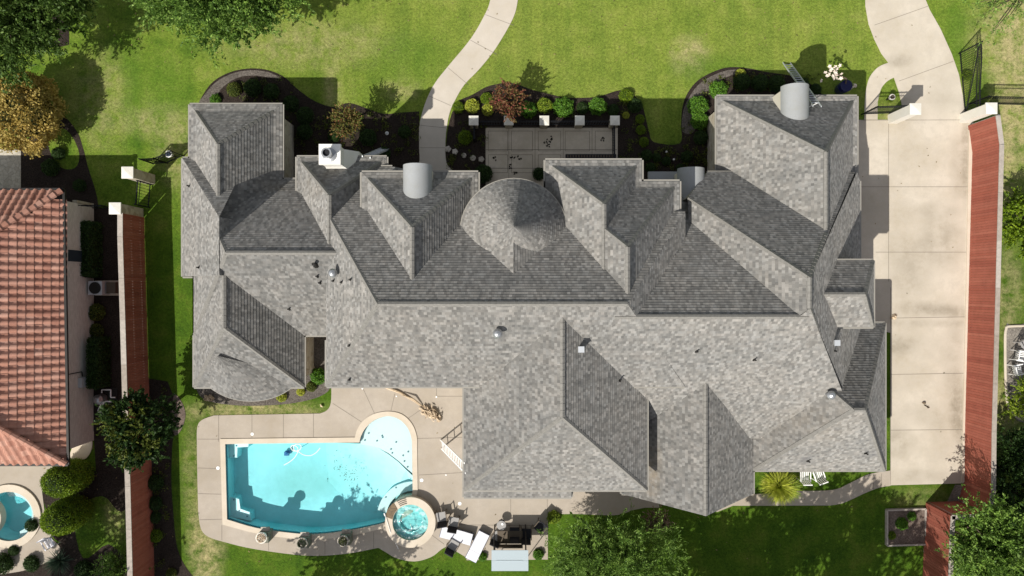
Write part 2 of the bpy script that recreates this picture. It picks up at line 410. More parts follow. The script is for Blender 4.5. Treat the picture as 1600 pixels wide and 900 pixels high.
sheet('bare_soil', [(141,325),(222,325),(227,500),(233,700),(238,960),(-40,960),(-40,870),(60,870),(140,820),(150,735),(141,600)], .008, MULCH)
sheet('bare_soil', smooth([(108,724),(150,735),(205,740),(232,760),(232,860),(180,850),(120,850),(85,842),(74,800),(68,765)],3,True), .012, MULCH)
sheet('grass_patch', smooth([(118,800),(160,775),(190,800),(228,770),(232,870),(205,880),(170,850),(130,872)],4,True), .016, GRASS)
sheet('flower_bed', smooth([(70,190),(95,178),(120,205),(130,232),(138,262),(150,300),(155,330)],4)+[(100,330),(30,300),(30,232)], .010, MULCH)
sheet('grass_patch', smooth([(76,215),(95,200),(112,212),(124,240),(118,262),(96,262),(80,240)],4,True), .016, GRASS)
sheet('flower_bed', [(70,-30),(108,45),(108,70),(88,75),(60,60),(20,50),(-40,40),(-40,-40)], .012, MULCH)
# concrete
sheet('driveway', [(1350,-60),(1352,10),(1357,38),(1366,62),(1377,84),(1387,97),(1396,120),(1404,143),(1409,165),(1412,187),(1343,187.4),(1325,190),(1325,300),(1325,330),(1325,440),(1360,450),(1360,512),(1391,520),(1391,735),(1390,758),(1508,755),(1509,675),(1514,450),(1519,187)]+[(1508,187),(1504,150),(1498,117),(1487,85),(1469,45),(1452,15),(1446,0),(1436,-60)], .03, DRIVE, .12)
sheet('footpath', smooth([(1388,98),(1372,105),(1359,120),(1353,140),(1351,160)],4)+[(1350,187),(1371,187)]+smooth([(1371,160),(1376,140),(1385,128),(1397,121)],4), .026, DRIVE, .1)
sheet('footpath', smooth([(772,-40),(766,0),(758,22),(736,60),(700,104),(681,128),(669,150),(660,175),(655,200),(655,230),(655,255),(645,268)],4)+[(645,300),(712,300)]+smooth([(712,270),(698,255),(696,225),(698,200),(703,175),(712,155),(726,132),(750,107),(775,75),(801,30),(809,0),(812,-40)],4), .026, PATH, .1)
sheet('footpath', [(1100,772),(1180,772)]+smooth([(1240,767),(1300,765.5),(1327,755),(1357,741),(1391,735)],4)+smooth([(1391,759),(1373,762),(1350,771),(1318,785.5),(1298,789.5)],4)+[(1200,790),(1145,790),(1120,800)], .024, DECK, .1)
sheet('front_patio', [(758.5,200),(965,200),(965,300),(758.5,300)], .03, PATIOC, .1)
dk = smooth([(309,760),(308,700),(308.5,668),(316,656),(335,649)],4)+[(500,646)]+smooth([(500,646),(511,641),(517,630),(518,606)],4)[1:]+[(518,500),(760,500),(1030,760),(1030,793),(1008,793)]+smooth([(1008,793),(988,797),(975,802),(955,805),(905,803),(880,803)],3)[1:]+[(856,800),(856,874),(729,875),(729,871),(699,853)]+smooth([(699,853),(690,858),(674,870),(648,877),(620,872),(602,862),(592,856)],4)[1:]+smooth([(590,856),(540,865),(480,868),(400,858),(352,847),(325,838),(314,825),(310,800)],4)
COPE = gp([(344.5,685.5),(555,683)] + smooth([(555,683),(558,672),(567,658),(583,647),(606,642.5),(628,647),(644,662),(651.5,682),(652,700)],4)[1:] + [(653,766),(645,800),(606,824)] + smooth([(597,825.5),(550,836),(495,842.5),(450,840),(398,832),(348.5,819)],4))
sheet('pool_deck', dk, .03, DECK, .12, [POOL])
sheet('neighbour_patio', [(-60,722),(106,722),(75,745),(66,768),(70,800),(82,842)]+smooth([(82,842),(95,860),(70,880),(30,893),(-30,900)],4)[1:]+[(-60,900)], .024, DECK, .1, [NPOOL])
sheet('stone_paving', [(-60,233),(33,233),(33,300),(-60,300)], .03, m_stone('paving', (.5,.46,.38), (.4,.36,.29), (.3,.28,.23), 4), .1)
sheet('stepping_stone', smooth([(110,712),(116,695),(130,685),(143,684),(144,700),(135,716),(118,719)],3,True), .05, COPING, .1)
sheet('gravel', [(1480,783),(1492,757),(1509,757),(1507,786)], .02, GRAVEL)
sheet('gravel', smooth([(1572,512),(1585,509),(1660,509),(1660,662),(1600,660),(1585,652),(1574,635),(1571,600)],4,True), .012, GRAVEL)
mb = MB().poly(circ(NSP[0], NSP[1], 1.78), .12, [NPOOL], .12); build('pool_coping', mb, COPING, origin=(0,0,0), kind='structure')
# deck, driveway and path joints: narrow scored strips
jt = MB()
def joint(a, b, w=.022, z=.0345):
    a = Vector((ux(a[0]), uy(a[1]), z)); b = Vector((ux(b[0]), uy(b[1]), z)); n = (b-a).cross(Vector((0,0,1))).normalized()*w/2
    jt.add([a+n, a-n, b-n, b+n], [(0,1,2,3)])
for a, b in [((1366,39.5),(1449.5,10)),((1404,127),(1489,96)),((1388,188),(1388,440)),((1336,292),(1515,292)),((1368,394),(1514,394)),((1393,497),(1512,495)),((1392,585),(1511,583)),((1391,672),(1508,671)),((1391,449),(1391,757)),((1345,188),(1518,187.5)),
             ((342,649),(342,690)),((394,648),(394,684)),((443,647),(443,684)),((490,646),(490,683)),((309,686),(343,686)),((309,731),(345,732)),((310,771),(346,772)),((312,812),(347,811)),((347,820),(347,844)),((420,838),(420,860)),((508,843),(508,866)),((584,831),(584,856)),
             ((520,630),(565,659)),((567,606),(585,645)),((617,615),(611,642)),((660,638),(636,655)),((682,606),(682,619)),((682,619),(725,619)),((652,685),(725,683)),((655,742),(725,738)),((700,818),(730,820)),((674,835),(694,850)),((798,777),(798,802)),((730,820),(856,821)),((855,777),(855,802)),((1365,741),(1364,764)),((1377,740),(1377,760))]:
    joint(a, b)
for y in (198,233,262): joint((759,y+1),(964,y+1), .03)
for x in (759,795,836,880,925,960): joint((x,200),(x,290), .02)
for x, w in ((763,30),(799,33),(841,35),(883,38),(930,28)):
    for y0, y1 in ((205,236),(242,270)):
        joint((x,y0),(x+w,y0)); joint((x,y1),(x+w,y1)); joint((x,y0),(x,y1)); joint((x+w,y0),(x+w,y1))
for a, b in [((758,23),(803,40)),((735,63),(776,85)),((700,106),(731,132)),((670,150),(704,165)),((657,196),(697,200)),((657,231),(695,231))]: joint(a, b, .02, .0305)
build('pavement_joint', jt, JOINT, origin=(0,0,0), kind='structure')
kb = MB()
for a, b in (((1512,187),(1517.5,187)),):
    P = gp([(1513,188),(1519,188),(1514.5,450),(1509,675),(1507.5,754),(1501,754),(1503,675),(1508,450)])
    kb.poly(P, .1, (), .14)
build('kerb', kb, COPING, origin=(0,0,0), kind='structure')

# ------------------------------------------------------------------ roof tools
RBVH = [[], []]
def clip(poly, axis, lim, keep_ge):
    out = []
    n = len(poly)
    for i in range(n):
        a, b = poly[i], poly[(i+1) % n]
        da = a[axis]-lim; db = b[axis]-lim
        if not keep_ge: da, db = -da, -db
        if da >= 0: out.append(a)
        if (da > 0 > db) or (da < 0 < db):
            t = da/(da-db); out.append(tuple(a[k]+(b[k]-a[k])*t for k in range(len(a))))
    return out
ROWH = .16
def shingle_face(mb, pts, thick=.014, z0=3.3):
    P = [Vector(p) for p in pts]
    n = Vector((0,0,0))
    for i in range(len(P)): n += P[i].cross(P[(i+1) % len(P)])
    n.normalize()
    if n.z < 0: P.reverse(); n = -n
    b = len(RBVH[0]); RBVH[0].extend(P); RBVH[1].append(tuple(range(b, b+len(P))))
    if n.z > .9999: return
    u = Vector((0,0,1)).cross(n).normalized(); v = n.cross(u).normalized()      # v points up the slope
    O = P[0]; sh = (O.z - z0)/v.z
    Q = [((p-O).dot(u), (p-O).dot(v)+sh) for p in P]
    lo = min(q[1] for q in Q); hi = max(q[1] for q in Q)
    uo = O.dot(u)
    k = math.floor(lo/ROWH)
    while k*ROWH < hi:
        a = k*ROWH; c = clip(clip(Q, 1, a, True), 1, a+ROWH, False)
        k += 1
        if len(c) < 3: continue
        q = [(x, min(max(y, a), a+ROWH)) for x, y in c]
        w = [O + u*x + v*(y-sh) + n*(thick*(1-(y-a)/ROWH)) for x, y in q]
        mb.add(w, [tuple(range(len(w)))]); mb.uv.append([(x+uo, y) for x, y in q])
        bx = sorted([x for x, y in q if abs(y-a) < 1e-4])
        if len(bx) >= 2 and bx[-1]-bx[0] > .01:
            e = [O+u*bx[0]+v*(a-sh), O+u*bx[-1]+v*(a-sh)]
            mb.add([e[0]-n*.004, e[1]-n*.004, e[1]+n*thick, e[0]+n*thick], [(0,1,2,3)])
            mb.uv.append([(bx[0]+uo, a-.01), (bx[-1]+uo, a-.01), (bx[-1]+uo, a), (bx[0]+uo, a)])
def cap(mb, a, b, lift=.022, w=.10):
    a = Vector(a); b = Vector(b); d = (b-a).normalized(); s = d.cross(Vector((0,0,1))).normalized()
    up = s.cross(d)
    if up.z < 0: up = -up
    L = (b-a).length; n = max(1, int(L/.28)); drop = .07
    for i in range(n):
        p = a + d*(L*i/n); q = a + d*(L*(i+1)/n)
        for sg in (-1, 1):
            e0 = p + s*(sg*w) - up*drop; e1 = q + s*(sg*w) - up*drop
            k0 = up*(lift+.016); k1 = up*lift
            mb.add([p+k0, q+k1, e1+k1, e0+k0, e0-up*.03, e1-up*.03], [(0,1,2,3) if sg < 0 else (3,2,1,0), (3,2,5,4) if sg < 0 else (4,5,2,3)])
        mb.add([p+up*(lift+.016), p+s*w-up*(drop-lift-.016), p+up*(-.05), p-s*w-up*(drop-lift-.016)], [(0,1,2,3)])

house = thing('brick_house', (0, 0, 0), 'large cream stone house under a steep grey shingle roof with a round cone turret', 'house')
def roof_part(faces, caps, eave, label=None, walls=None, wall_inset=.38, wmat=None, skip=()):
    """faces: polygons of shingle; caps: ridge and hip lines; eave: closed list of 3D points round the eaves"""
    mb = MB(); mb.uv = []
    for f in faces: shingle_face(mb, f)
    r = build('roof', mb, SHINGLE, house)
    cm = MB()
    for a, b in caps: cap(cm, a, b)
    if cm.f: build('ridge_cap', cm, CAPM, r)
    gm = MB(); n = len(eave); cx = sum(p[0] for p in eave)/n; cy = sum(p[1] for p in eave)/n
    E = [Vector(p) for p in eave]
    for i in range(n):
        a, b = E[i], E[(i+1) % n]
        gm.add([a-Vector((0,0,.02)), b-Vector((0,0,.02)), b-Vector((0,0,.2)), a-Vector((0,0,.2))], [(0,1,2,3)])
        if i not in skip and (b-a).length > .3 and abs(a.z-b.z) < .01:
            d = (b-a).normalized(); o = d.cross(Vector((0,0,1)))
            if o.dot(Vector((cx, cy, 0))-a) > 0: o = -o
            c = o*.045 - Vector((0,0,.065)); gm.beam(a+c, b+c, .075, .09)
    gm.add([p-Vector((0,0,.19)) for p in E], [tuple(range(n))])
    build('gutter', gm, GUTTER, r)
    if walls:
        x0, x1, y0, y1, z = walls; w = wall_inset
        wm = MB().box(x0+w, x1-w, y0+w, y1-w, -.2, z-.19)
        return r, build('wall', wm, wmat or STONE, house)
    return r, None
def hip(W, E, N, S, ze, axis, rc, a, b, zr, flare=0, walls=True, capskip=(), **kw):
    """hip or gable roof: eaves W,E,N,S (world), ridge along axis 'y' (x=rc) or 'x' (y=rc) from a to b; a/b None = gable"""
    ga, gb = a is None, b is None
    if axis == 'y':     # a = north end, b = south end
        A = Vector((rc, N if ga else a, zr)); B = Vector((rc, S if gb else b, zr))
    else:               # a = west end, b = east end
        A = Vector((W if ga else a, rc, zr)); B = Vector((E if gb else b, rc, zr))
    NW, NE, SE, SW = (Vector(p) for p in ((W,N,ze),(E,N,ze),(E,S,ze),(W,S,ze)))
    c = [NW, NE, SE, SW]; f = []; caps = [(A, B)]
    if flare:
        d = flare; zf = ze + d*.55
        gw = axis == 'x' and ga; gE = axis == 'x' and gb; gn = axis == 'y' and ga; gs = axis == 'y' and gb
        W2, E2, N2, S2 = W+(0 if gw else d), E-(0 if gE else d), N-(0 if gn else d), S+(0 if gs else d)
        i = [Vector(p) for p in ((W2,N2,zf),(E2,N2,zf),(E2,S2,zf),(W2,S2,zf))]
        if not gn: f.append([c[0], c[1], i[1], i[0]])
        if not gE: f.append([c[1], c[2], i[2], i[1]])
        if not gs: f.append([c[2], c[3], i[3], i[2]])
        if not gw: f.append([c[3], c[0], i[0], i[3]])
        NW, NE, SE, SW = i
    if axis == 'y':
        f += [[NW, SW, B, A], [NE, SE, B, A]]
        if not ga: f.append([NW, NE, A]); caps += [(NW, A), (NE, A)]
        if not gb: f.append([SW, SE, B]); caps += [(SW, B), (SE, B)]
        gab = ([[c[0], c[1], A]] if ga else []) + ([[c[2], c[3], B]] if gb else [])
    else:
        f += [[NW, NE, B, A], [SW, SE, B, A]]
        if not ga: f.append([NW, SW, A]); caps += [(NW, A), (SW, A)]
        if not gb: f.append([NE, SE, B]); caps += [(NE, B), (SE, B)]
        gab = ([[c[3], c[0], A]] if ga else []) + ([[c[1], c[2], B]] if gb else [])
    caps = [q for i, q in enumerate(caps) if i not in capskip]
    r, w = roof_part(f, caps, c, walls=(W, E, S, N, ze) if walls else None, **kw)
    if gab:
        gm = MB()
        for t in gab: build('gable', MB().add([p - Vector((0,0,.02)) for p in t], [(0,1,2)]), STUCCO, r)
    return r, w

Z1, Z2 = 3.3, 6.6
# west wings
hip(ux(296,Z1), ux(441,Z1), uy(163,Z1), 1.7, Z1, 'y', ux(340,5.8), uy(225,5.8), None, 5.8, flare=.4)
hip(ux(303,Z1), -7.2, uy(280,Z1), uy(524,Z1), Z1, 'x', uy(395,7.7), ux(353,7.7), None, 7.7, walls=False)
build('wall', MB().box(ux(303,Z1)+.38, -8.9, uy(524,Z1)+.38, uy(280,Z1)-.38, -.2, 3.1), STONE, house)
hip(ux(303,Z1), ux(475,Z1), 1.85, uy(605,Z1), Z1, 'y', ux(349.5,6.64), None, uy(512,6.64), 6.64)
a, b, c_, d_ = (-17.0,6.7,3.3), (-17.0,.59,3.3), (-13.6,.59,7.04), (-13.6,3.3,7.04)
e_ = (-13.6, 6.7, 3.3); f_ = (-13.6, .59, 3.3)
roof_part([[a,b,c_,d_],[a,d_,e_],[d_,c_,(-13.2,.59,3.3),(-13.2,3.3,3.3)]], [], [a,b,f_,e_], walls=(-17.0,-13.0,.59,6.7,3.3))
# bowed bay of the south-west wing
bx, by = ux(392,Z1), uy(560,Z1); rb = 2.55; bay = MB(); bay.uv = []
ap = Vector((bx-.85, by+.35, 5.5)); arc = []
for i in range(19):
    t = math.radians(205 + 130*i/18); arc.append(Vector((bx + rb*1.12*math.cos(t), by - .0 + rb*.86*math.sin(t), Z1)))
for i in range(18): shingle_face(bay, [arc[i], arc[i+1], ap])
br = build('roof', bay, SHINGLE, house)
wv = MB(); pts = [(p.x*.93+bx*.07, p.y*.9+by*.1) for p in arc] + [(bx+1.8, by+.4), (bx-1.8, by+.4)]
wv.poly(pts, 3.2, (), 3.3); build('wall', wv, STONE, house)
gm = MB()
for i in range(18): gm.beam(arc[i]-Vector((0,0,.05)), arc[i+1]-Vector((0,0,.05)), .08, .1)
build('gutter', gm, GUTTER, br)
# chimney wing
hip(ux(463.5,4.1), ux(604,4.1), uy(245,4.1), 1.6, 4.1, 'y', ux(514,7.23), uy(305,7.23), None, 7.23, flare=.3)
# low north slope behind the chimney wing
mN = lambda y: 11-.994*(y+.657)
p0, p1, p2, p3 = (-8.45,3.55,mN(3.55)), (-1.9,3.55,mN(3.55)), (-6.02,6.1,mN(6.1)), (-8.45,6.1,mN(6.1))
roof_part([[p0,p1,(-1.9,5.2,mN(5.2)),(-6.02,6.1,mN(6.1)),p3]], [], [(-8.45,6.1,mN(6.1)),(-6.02,6.1,mN(6.1)),(-5.9,3.6,mN(6.1)),(-8.45,3.6,mN(6.1))], walls=(-8.45,-5.8,3.3,6.1,4.2))
# tall middle block
hip(ux(510,6.8), 8.1, 3.57, uy(604,6.8), 6.8, 'x', -.657, ux(590,11), ux(981,11), 11.0, skip=(0,1,3), capskip=(3,4))
gm = MB().beam((ux(510,6.8)-.045, uy(524,Z1), 6.73), (ux(510,6.8)-.045, uy(604,6.8), 6.73), .075, .09); build('gutter', gm, GUTTER, house)
for (w, e, n, rx, ry, zr, zr2) in ((565,747,269,643.5,355,10.0,0), (852,1003,250,944,319,9.55,0), (852.6,1062,283,981,386,10.6,0)):
    hip(ux(w,Z2), ux(e,Z2), uy(n,Z2), -.25, Z2, 'y', ux(rx,zr), uy(ry,zr), None, zr, flare=.33)
# south block over the covered terrace
hip(ux(725,6), ux(1011,6), -.9, uy(766,6), 6.0, 'y', ux(879,10.35), None, uy(652,10.35), 10.35, walls=False)
roof_part([[(ux(725,6),uy(766,6)+.02,6.0),(ux(893,6),uy(766,6)+.02,6.0),(ux(893,5.6),uy(777,5.6),5.62),(ux(725,5.6),uy(777,5.6),5.62)]], [], [(ux(725,5.6),uy(777,5.6),5.62),(ux(893,5.6),uy(777,5.6),5.62),(ux(893,5.6),uy(760,5.6),5.62),(ux(725,5.6),uy(760,5.6),5.62)])
build('wall', MB().box(ux(725,6)+.5, ux(1011,6)-.4, uy(700,6), -.5, -.2, 5.85), STONE, house)
for px in (742, 800, 860):
    col = MB().lathe((ux(px,3), uy(766,6)+.7, 0), [(.24,0),(.24,.25),(.16,.3),(.14,5.1),(.2,5.2),(.22,5.45)], 16)
    build('column', col, CREAM, house)
# south-east gable
hip(5.65, ux(1177,Z1), -3.6, -10.62, Z1, 'y', ux(1103,6.95), None, None, 6.95)
# east block
hip(4.3, 12.4, uy(285,3.9), -7.47, 3.66, 'x', -1.206, None, None, 10.45, walls=False)
build('wall', MB().box(6.2, 17.4, -6.7, 5.0, -.2, 3.1), STONE, house)
RN, RS = (12.32,.43,10.79), (12.32,-.85,10.79)
nwa, nwb, ws = (9.9,5.87,3.93), (8.48,4.35,5.8), (8.48,-4.85,5.8)
roof_part([[RN,nwb,ws,RS],[RN,(17.37,5.87,3.98),nwa,nwb],[RN,RS,(17.85,-7.58,3.5),(17.85,5.5,3.5),(17.37,5.87,3.98)],[RS,ws,(8.48,-7.58,3.5),(17.85,-7.58,3.5)]],
          [(RN,RS),(RN,nwb),(RN,(14.1,2.45,8.32)),(RS,(17.85,-7.58,3.5))], [nwb,(8.48,4.35,3.9),(8.48,-7.58,3.5),(17.85,-7.58,3.5),(17.85,5.5,3.5),(17.37,5.87,3.9),(9.9,5.87,3.9)])
hip(ux(1120,Z1), ux(1340,Z1)-.01, uy(150,Z1), 1.5, Z1-.02, 'y', ux(1292,8.15), uy(237,8.15), None, 8.1, flare=.3)
# stair tower on the east side
hip(13.2, ux(1365,7.3), uy(407,7.3), uy(511,7.3), 7.3, 'x', uy(460,9.1), None, ux(1352,9.1), 9.1, walls=False)
build('wall', MB().box(14.6, ux(1365,7.3)-.2, uy(511,7.3)+.2, uy(407,7.3)-.2, 3, 7.15), STUCCO, house)
build('wall', MB().box(14.6, 18.1, uy(511,7.3)+.2, uy(407,7.3)-.2, -.2, 3.6), STONE, house)
# south-east wing
hip(ux(1177,Z1)+.02, ux(1383,Z1), uy(505,Z1), uy(735,Z1), Z1, 'x', uy(641,7.7), ux(1335,7.7), ux(1352,7.7), 7.7)
# round turret
tc = Vector((.075, 2.56, 0)); ze, zr, rt, n = 7.5, 10.5, 2.44, 48
tm = MB(); tm.uv = []
ring = [Vector((tc.x+rt*math.cos(2*math.pi*i/n), tc.y+rt*math.sin(2*math.pi*i/n), ze)) for i in range(n)]
apx = Vector((tc.x, tc.y, zr))
for i in range(n): shingle_face(tm, [ring[i], ring[(i+1) % n], apx], .013)
x0, x1, zt = tc.x-rt+.02, tc.x+rt-.02, 9.75
for sg in (-1, 1): shingle_face(tm, [(tc.x+sg*(rt-.02), tc.y, ze), (tc.x+sg*(rt-.02), -.4, ze), (tc.x, -.4, zt), (tc.x, tc.y, zt)])
tr = build('turret_roof', tm, SHINGLE, house)
gm = MB()
for i in range(n): gm.beam(ring[i]-Vector((0,0,.06)), ring[(i+1) % n]-Vector((0,0,.06)), .09, .11)
gm.lathe((tc.x, tc.y, ze), [(rt, -.15), (rt-.02, -.02)], n); build('gutter', gm, GUTTER, tr)
tw = build('turret_wall', MB().lathe((tc.x, tc.y, 0), [(rt-.35, -.2), (rt-.35, 7.4)], n), STONE, house)
for i in range(5):
    t = math.radians(30+30*i); c = Vector((tc.x+(rt-.34)*math.cos(t), tc.y+(rt-.34)*math.sin(t), 0)); dd = Vector((math.cos(t), math.sin(t), 0)); ss = Vector((-dd.y, dd.x, 0))
    for z0 in (.9, 4.0):
        fm = MB(); P = [c+ss*a+Vector((0,0,z)) for a, z in ((-.4,z0),(.4,z0),(.4,z0+1.6),(-.4,z0+1.6))]
        for k in range(4): fm.beam(P[k]+dd*.02, P[(k+1) % 4]+dd*.02, .07, .07)
        wf = build('window', fm, FRAMEW, house); build('pane', MB().add([p+dd*.015 for p in P], [(0,1,2,3)]), GLASS, wf)
# windows and doors on the straight walls: (centre x, y, outward direction, width, sill, head)
def window(x, y, dx, dy, w, z0, z1, name='window'):
    d = Vector((dx, dy, 0)); s = Vector((-dy, dx, 0)); c = Vector((x, y, 0)) + d*.012
    P = [c+s*a+Vector((0,0,z)) for a, z in ((-w/2,z0),(w/2,z0),(w/2,z1),(-w/2,z1))]
    fm = MB()
    for k in range(4): fm.beam(P[k], P[(k+1) % 4], .09, .09)
    fm.beam((P[0]+P[1])/2, (P[2]+P[3])/2, .04, .05); fm.beam((P[0]+P[3])/2, (P[1]+P[2])/2, .04, .05)
    o = build(name, fm, FRAMEW, house); build('pane', MB().add([p+d*.01 for p in P], [(0,1,2,3)]), GLASS, o)
w_ = .38
for x in (-15.6,-14.2,-12.9): window(x, uy(163,Z1)-w_, 0, 1, .9, .7, 2.5)
for x in (11.9, 14.1, 16.3): window(x, uy(150,Z1)-w_, 0, 1, 1.0, .7, 2.6)
for x in (-5.9,-4.4,-2.9): window(x, uy(269,Z2)-w_, 0, 1, .9, 3.8, 5.4)
window(-4.4, uy(269,Z2)-w_, 0, 1, 1.8, .05, 2.6, 'front_door')
for x in (2.7,3.9,5.1): window(x, uy(250,Z2)-w_, 0, 1, .9, 3.9, 5.5); window(x, uy(250,Z2)-w_, 0, 1, .9, .8, 2.6)
for x in (-7.4,-5.8,-4.2): window(x, uy(604,6.8)+w_, 0, -1, 1.2, .1, 2.8); window(x, uy(604,6.8)+w_, 0, -1, 1.2, 3.6, 5.6)
for x in (-.6,1.6,3.8): window(x, uy(700,6), 0, -1, 1.7, .1, 2.6)
for y in (-3.6,-5.6,-7.6): window(ux(1383,Z1)-w_, y, 1, 0, 1.2, .9, 2.3)
for y in (8.4,5.6): window(ux(1340,Z1)-w_-.01, y, 1, 0, 2.4, .05, 2.3, 'garage_door')
window(16.3, uy(735,Z1)+w_, 0, -1, 1.6, .8, 2.4)
# chimney
cx0, cx1, cy0, cy1 = ux(498,6.2), ux(532,6.2), uy(257,6.2), uy(225,6.2)
cm = MB().box(cx0-.02, cx1+.42, cy0-.22, cy1+.05, -.1, 4.0).frustum((cx0-.02,cx1+.42,cy0-.22,cy1+.05,4.0), (cx0+.06,cx1-.06,cy0+.06,cy1-.06,5.2)).box(cx0+.06,cx1-.06,cy0+.06,cy1-.06,5.2,6.0).box(cx0,cx1,cy0,cy1,6.0,6.2)
ch = build('chimney', cm, CHIM, house, label='white stucco chimney with flared shoulders')
fx, fy = ux(509,6.9), uy(238,6.9)
fl = MB().lathe((fx, fy, 6.18), [(.34,0),(.34,.06),(.19,.1),(.19,.5),(.24,.5),(.24,.66),(.17,.66)], 20, close=False); build('flue', fl, GALV, ch)
build('flue_opening', MB().lathe((fx, fy, 6.7), [(.165,0),(.165,.02)], 20), BLACK, ch)
# barrel dormers of sheet metal
def barrel(x, yf, yb, w, zs, zt, m=GREYMETAL, cheek=True):
    dm = MB(); n = 16; r = w/2
    prof = [(x + r*math.cos(math.pi*i/n), zs + (zt-zs)*math.sin(math.pi*i/n)) for i in range(n+1)]
    dm.add([(a, yf+.12, z) for a, z in prof] + [(a, yb, z) for a, z in prof], [(i, i+1, n+2+i, n+1+i) for i in range(n)])
    dm.add([(a, yf+.12, z) for a, z in prof] + [(x+(a-x)*.9, yf+.12, zs+(z-zs)*.9-.01) for a, z in prof], [(i, n+1+i, n+2+i, i+1) for i in range(n)])
    o = build('dormer', dm, m, house, smooth=True)
    fm = MB(); fm.add([(a, yf-.05, z) for a, z in prof], [tuple(range(n, -1, -1))])
    fm.box(x-r+.05, x+r-.05, yb+.3, yf-.06, zs-2.2, zs+.02)
    build('dormer_cheek', fm, STUCCO, o)
    wm = MB().box(x-r*.55, x+r*.55, yf-.055, yf-.03, zs-.9, zs+.25); build('dormer_window', wm, GLASS, o)
barrel(ux(649.5,8.2), 5.50, 3.7, 1.34, 7.45, 8.2)
barrel(ux(1249.5,5.3), 9.9, 7.9, 1.36, 4.6, 5.35)
barrel(ux(1083,4.6), 5.9, 4.4, 1.36, 4.1, 4.75)
build('porch_roof', MB().box(ux(1013,3.2), ux(1061,3.2), 4.6, uy(268,3.2), 3.0, 3.2), GREYMETAL, house)
# roof vents, found by dropping onto the roof
BV = BVHTree.FromPolygons(RBVH[0], RBVH[1])
def on_roof(px, py):
    d = Vector(((px-800)*G, (450-py)*G, -H)).normalized()
    hit = BV.ray_cast(Vector((0, 0, H)), d)
    return hit[0] if hit[0] else Vector(U(px, py, 3))
for px, py, kind in [(493,413,'p'),(496,432,'s'),(500,442,'s'),(521,439,'s'),(534,441,'s'),(548,437,'s'),(452,483,'s'),(546,540,'s'),(546,593,'s'),(968,595,'s'),(1088,549,'s'),
                     (311,418,'s'),(296,291,'s'),(524,427,'m'),(778,520,'m'),(1292,615,'m'),(907,545,'b'),(1303,535,'b'),(1303,548,'s'),(1178,562,'s'),(1262,720,'s'),(1352,708,'s')]:
    p = on_roof(px, py); v = MB()
    if kind in 'ps':
        r, h = (.075, .42) if kind == 'p' else (.04, .26)
        v.tube(p-Vector((0,0,.15)), p+Vector((0,0,h)), r, r, 10).tube(p-Vector((0,0,.12)), p+Vector((0,0,.09)), r*2.4, r*1.1, 10); build('vent_pipe', v, DARKMET, house)
    elif kind == 'm':
        v.tube(p-Vector((0,0,.2)), p+Vector((0,0,.42)), .1, .1, 12).lathe((p.x, p.y, p.z+.42), [(.08,0),(.2,.02),(.21,.1),(.13,.2),(.03,.25)], 16); build('turbine_vent', v, GALV, house, smooth=False)
    else:
        v.box(p.x-.1, p.x+.1, p.y-.1, p.y+.1, p.z-.2, p.z+.33).box(p.x-.13, p.x+.13, p.y-.13, p.y+.13, p.z+.33, p.z+.37); build('vent_box', v, ALU, house)

# ------------------------------------------------------------------ water materials
def m_water(name, dens, col, turb=0):
    m = bpy.data.materials.new(name); m.use_nodes = True; nt_ = m.node_tree
    for n_ in list(nt_.nodes):
        if n_.type != 'OUTPUT_MATERIAL': nt_.nodes.remove(n_)
    out = [x for x in nt_.nodes if x.type == 'OUTPUT_MATERIAL'][0]
    tr = nt_.nodes.new('ShaderNodeBsdfTransparent'); gl = nt_.nodes.new('ShaderNodeBsdfGlossy'); gl.inputs['Roughness'].default_value = .06
    fr = nt_.nodes.new('ShaderNodeFresnel'); fr.inputs['IOR'].default_value = 1.33
    p = nt_.nodes.new('ShaderNodeNewGeometry'); w = nt_.nodes.new('ShaderNodeTexNoise'); w.inputs['Scale'].default_value = 5; w.inputs['Detail'].default_value = 4
    bp = nt_.nodes.new('ShaderNodeBump'); bp.inputs['Strength'].default_value = .5; bp.inputs['Distance'].default_value = .03 + turb
    mx = nt_.nodes.new('ShaderNodeMixShader'); L = nt_.links.new
    L(p.outputs['Position'], w.inputs['Vector']); L(w.outputs['Fac'], bp.inputs['Height']); L(bp.outputs[0], gl.inputs['Normal']); L(bp.outputs[0], fr.inputs['Normal'])
    L(fr.outputs[0], mx.inputs[0]); L(tr.outputs[0], mx.inputs[1]); L(gl.outputs[0], mx.inputs[2]); L(mx.outputs[0], out.inputs['Surface'])
    va = nt_.nodes.new('ShaderNodeVolumeAbsorption'); va.inputs['Density'].default_value = dens; va.inputs['Color'].default_value = (*col, 1)
    L(va.outputs[0], out.inputs['Volume']); return m
WATER = m_water('water', .27, (.08, .85, .93))
def m_poolfloor():
    m = mat('pool_floor', (.5,.8,.8), .7); t = NT(m); p = t.coord(geo=True)
    n1 = t.noise(p, .5, 4, .6); n2 = t.noise(p, 2.4, 5, .7)
    c = t.ramp(n1, [(.35, (.38,.62,.62)), (.65, (.47,.72,.74))])
    k = t.math('MULTIPLY', t.blob(p, ux(470), uy(760), 1.7, 1.1, .6), .4); c = t.mix(k, c, (.28,.46,.38))
    c = t.mix(.5, c, t.ramp(n2, [(.3, (.9,)*3), (.7, (1.08,)*3)]), 'MULTIPLY')
    v = t.n('ShaderNodeTexVoronoi', feature='SMOOTH_F1'); v.inputs['Scale'].default_value = 2.6; t.l(p, v.inputs['Vector'])
    t.col(c); t.bump(n1, .1, .01); return m
PFLOOR = m_poolfloor()
LEDGE = mat('pool_ledge', (.56,.66,.66), .7)

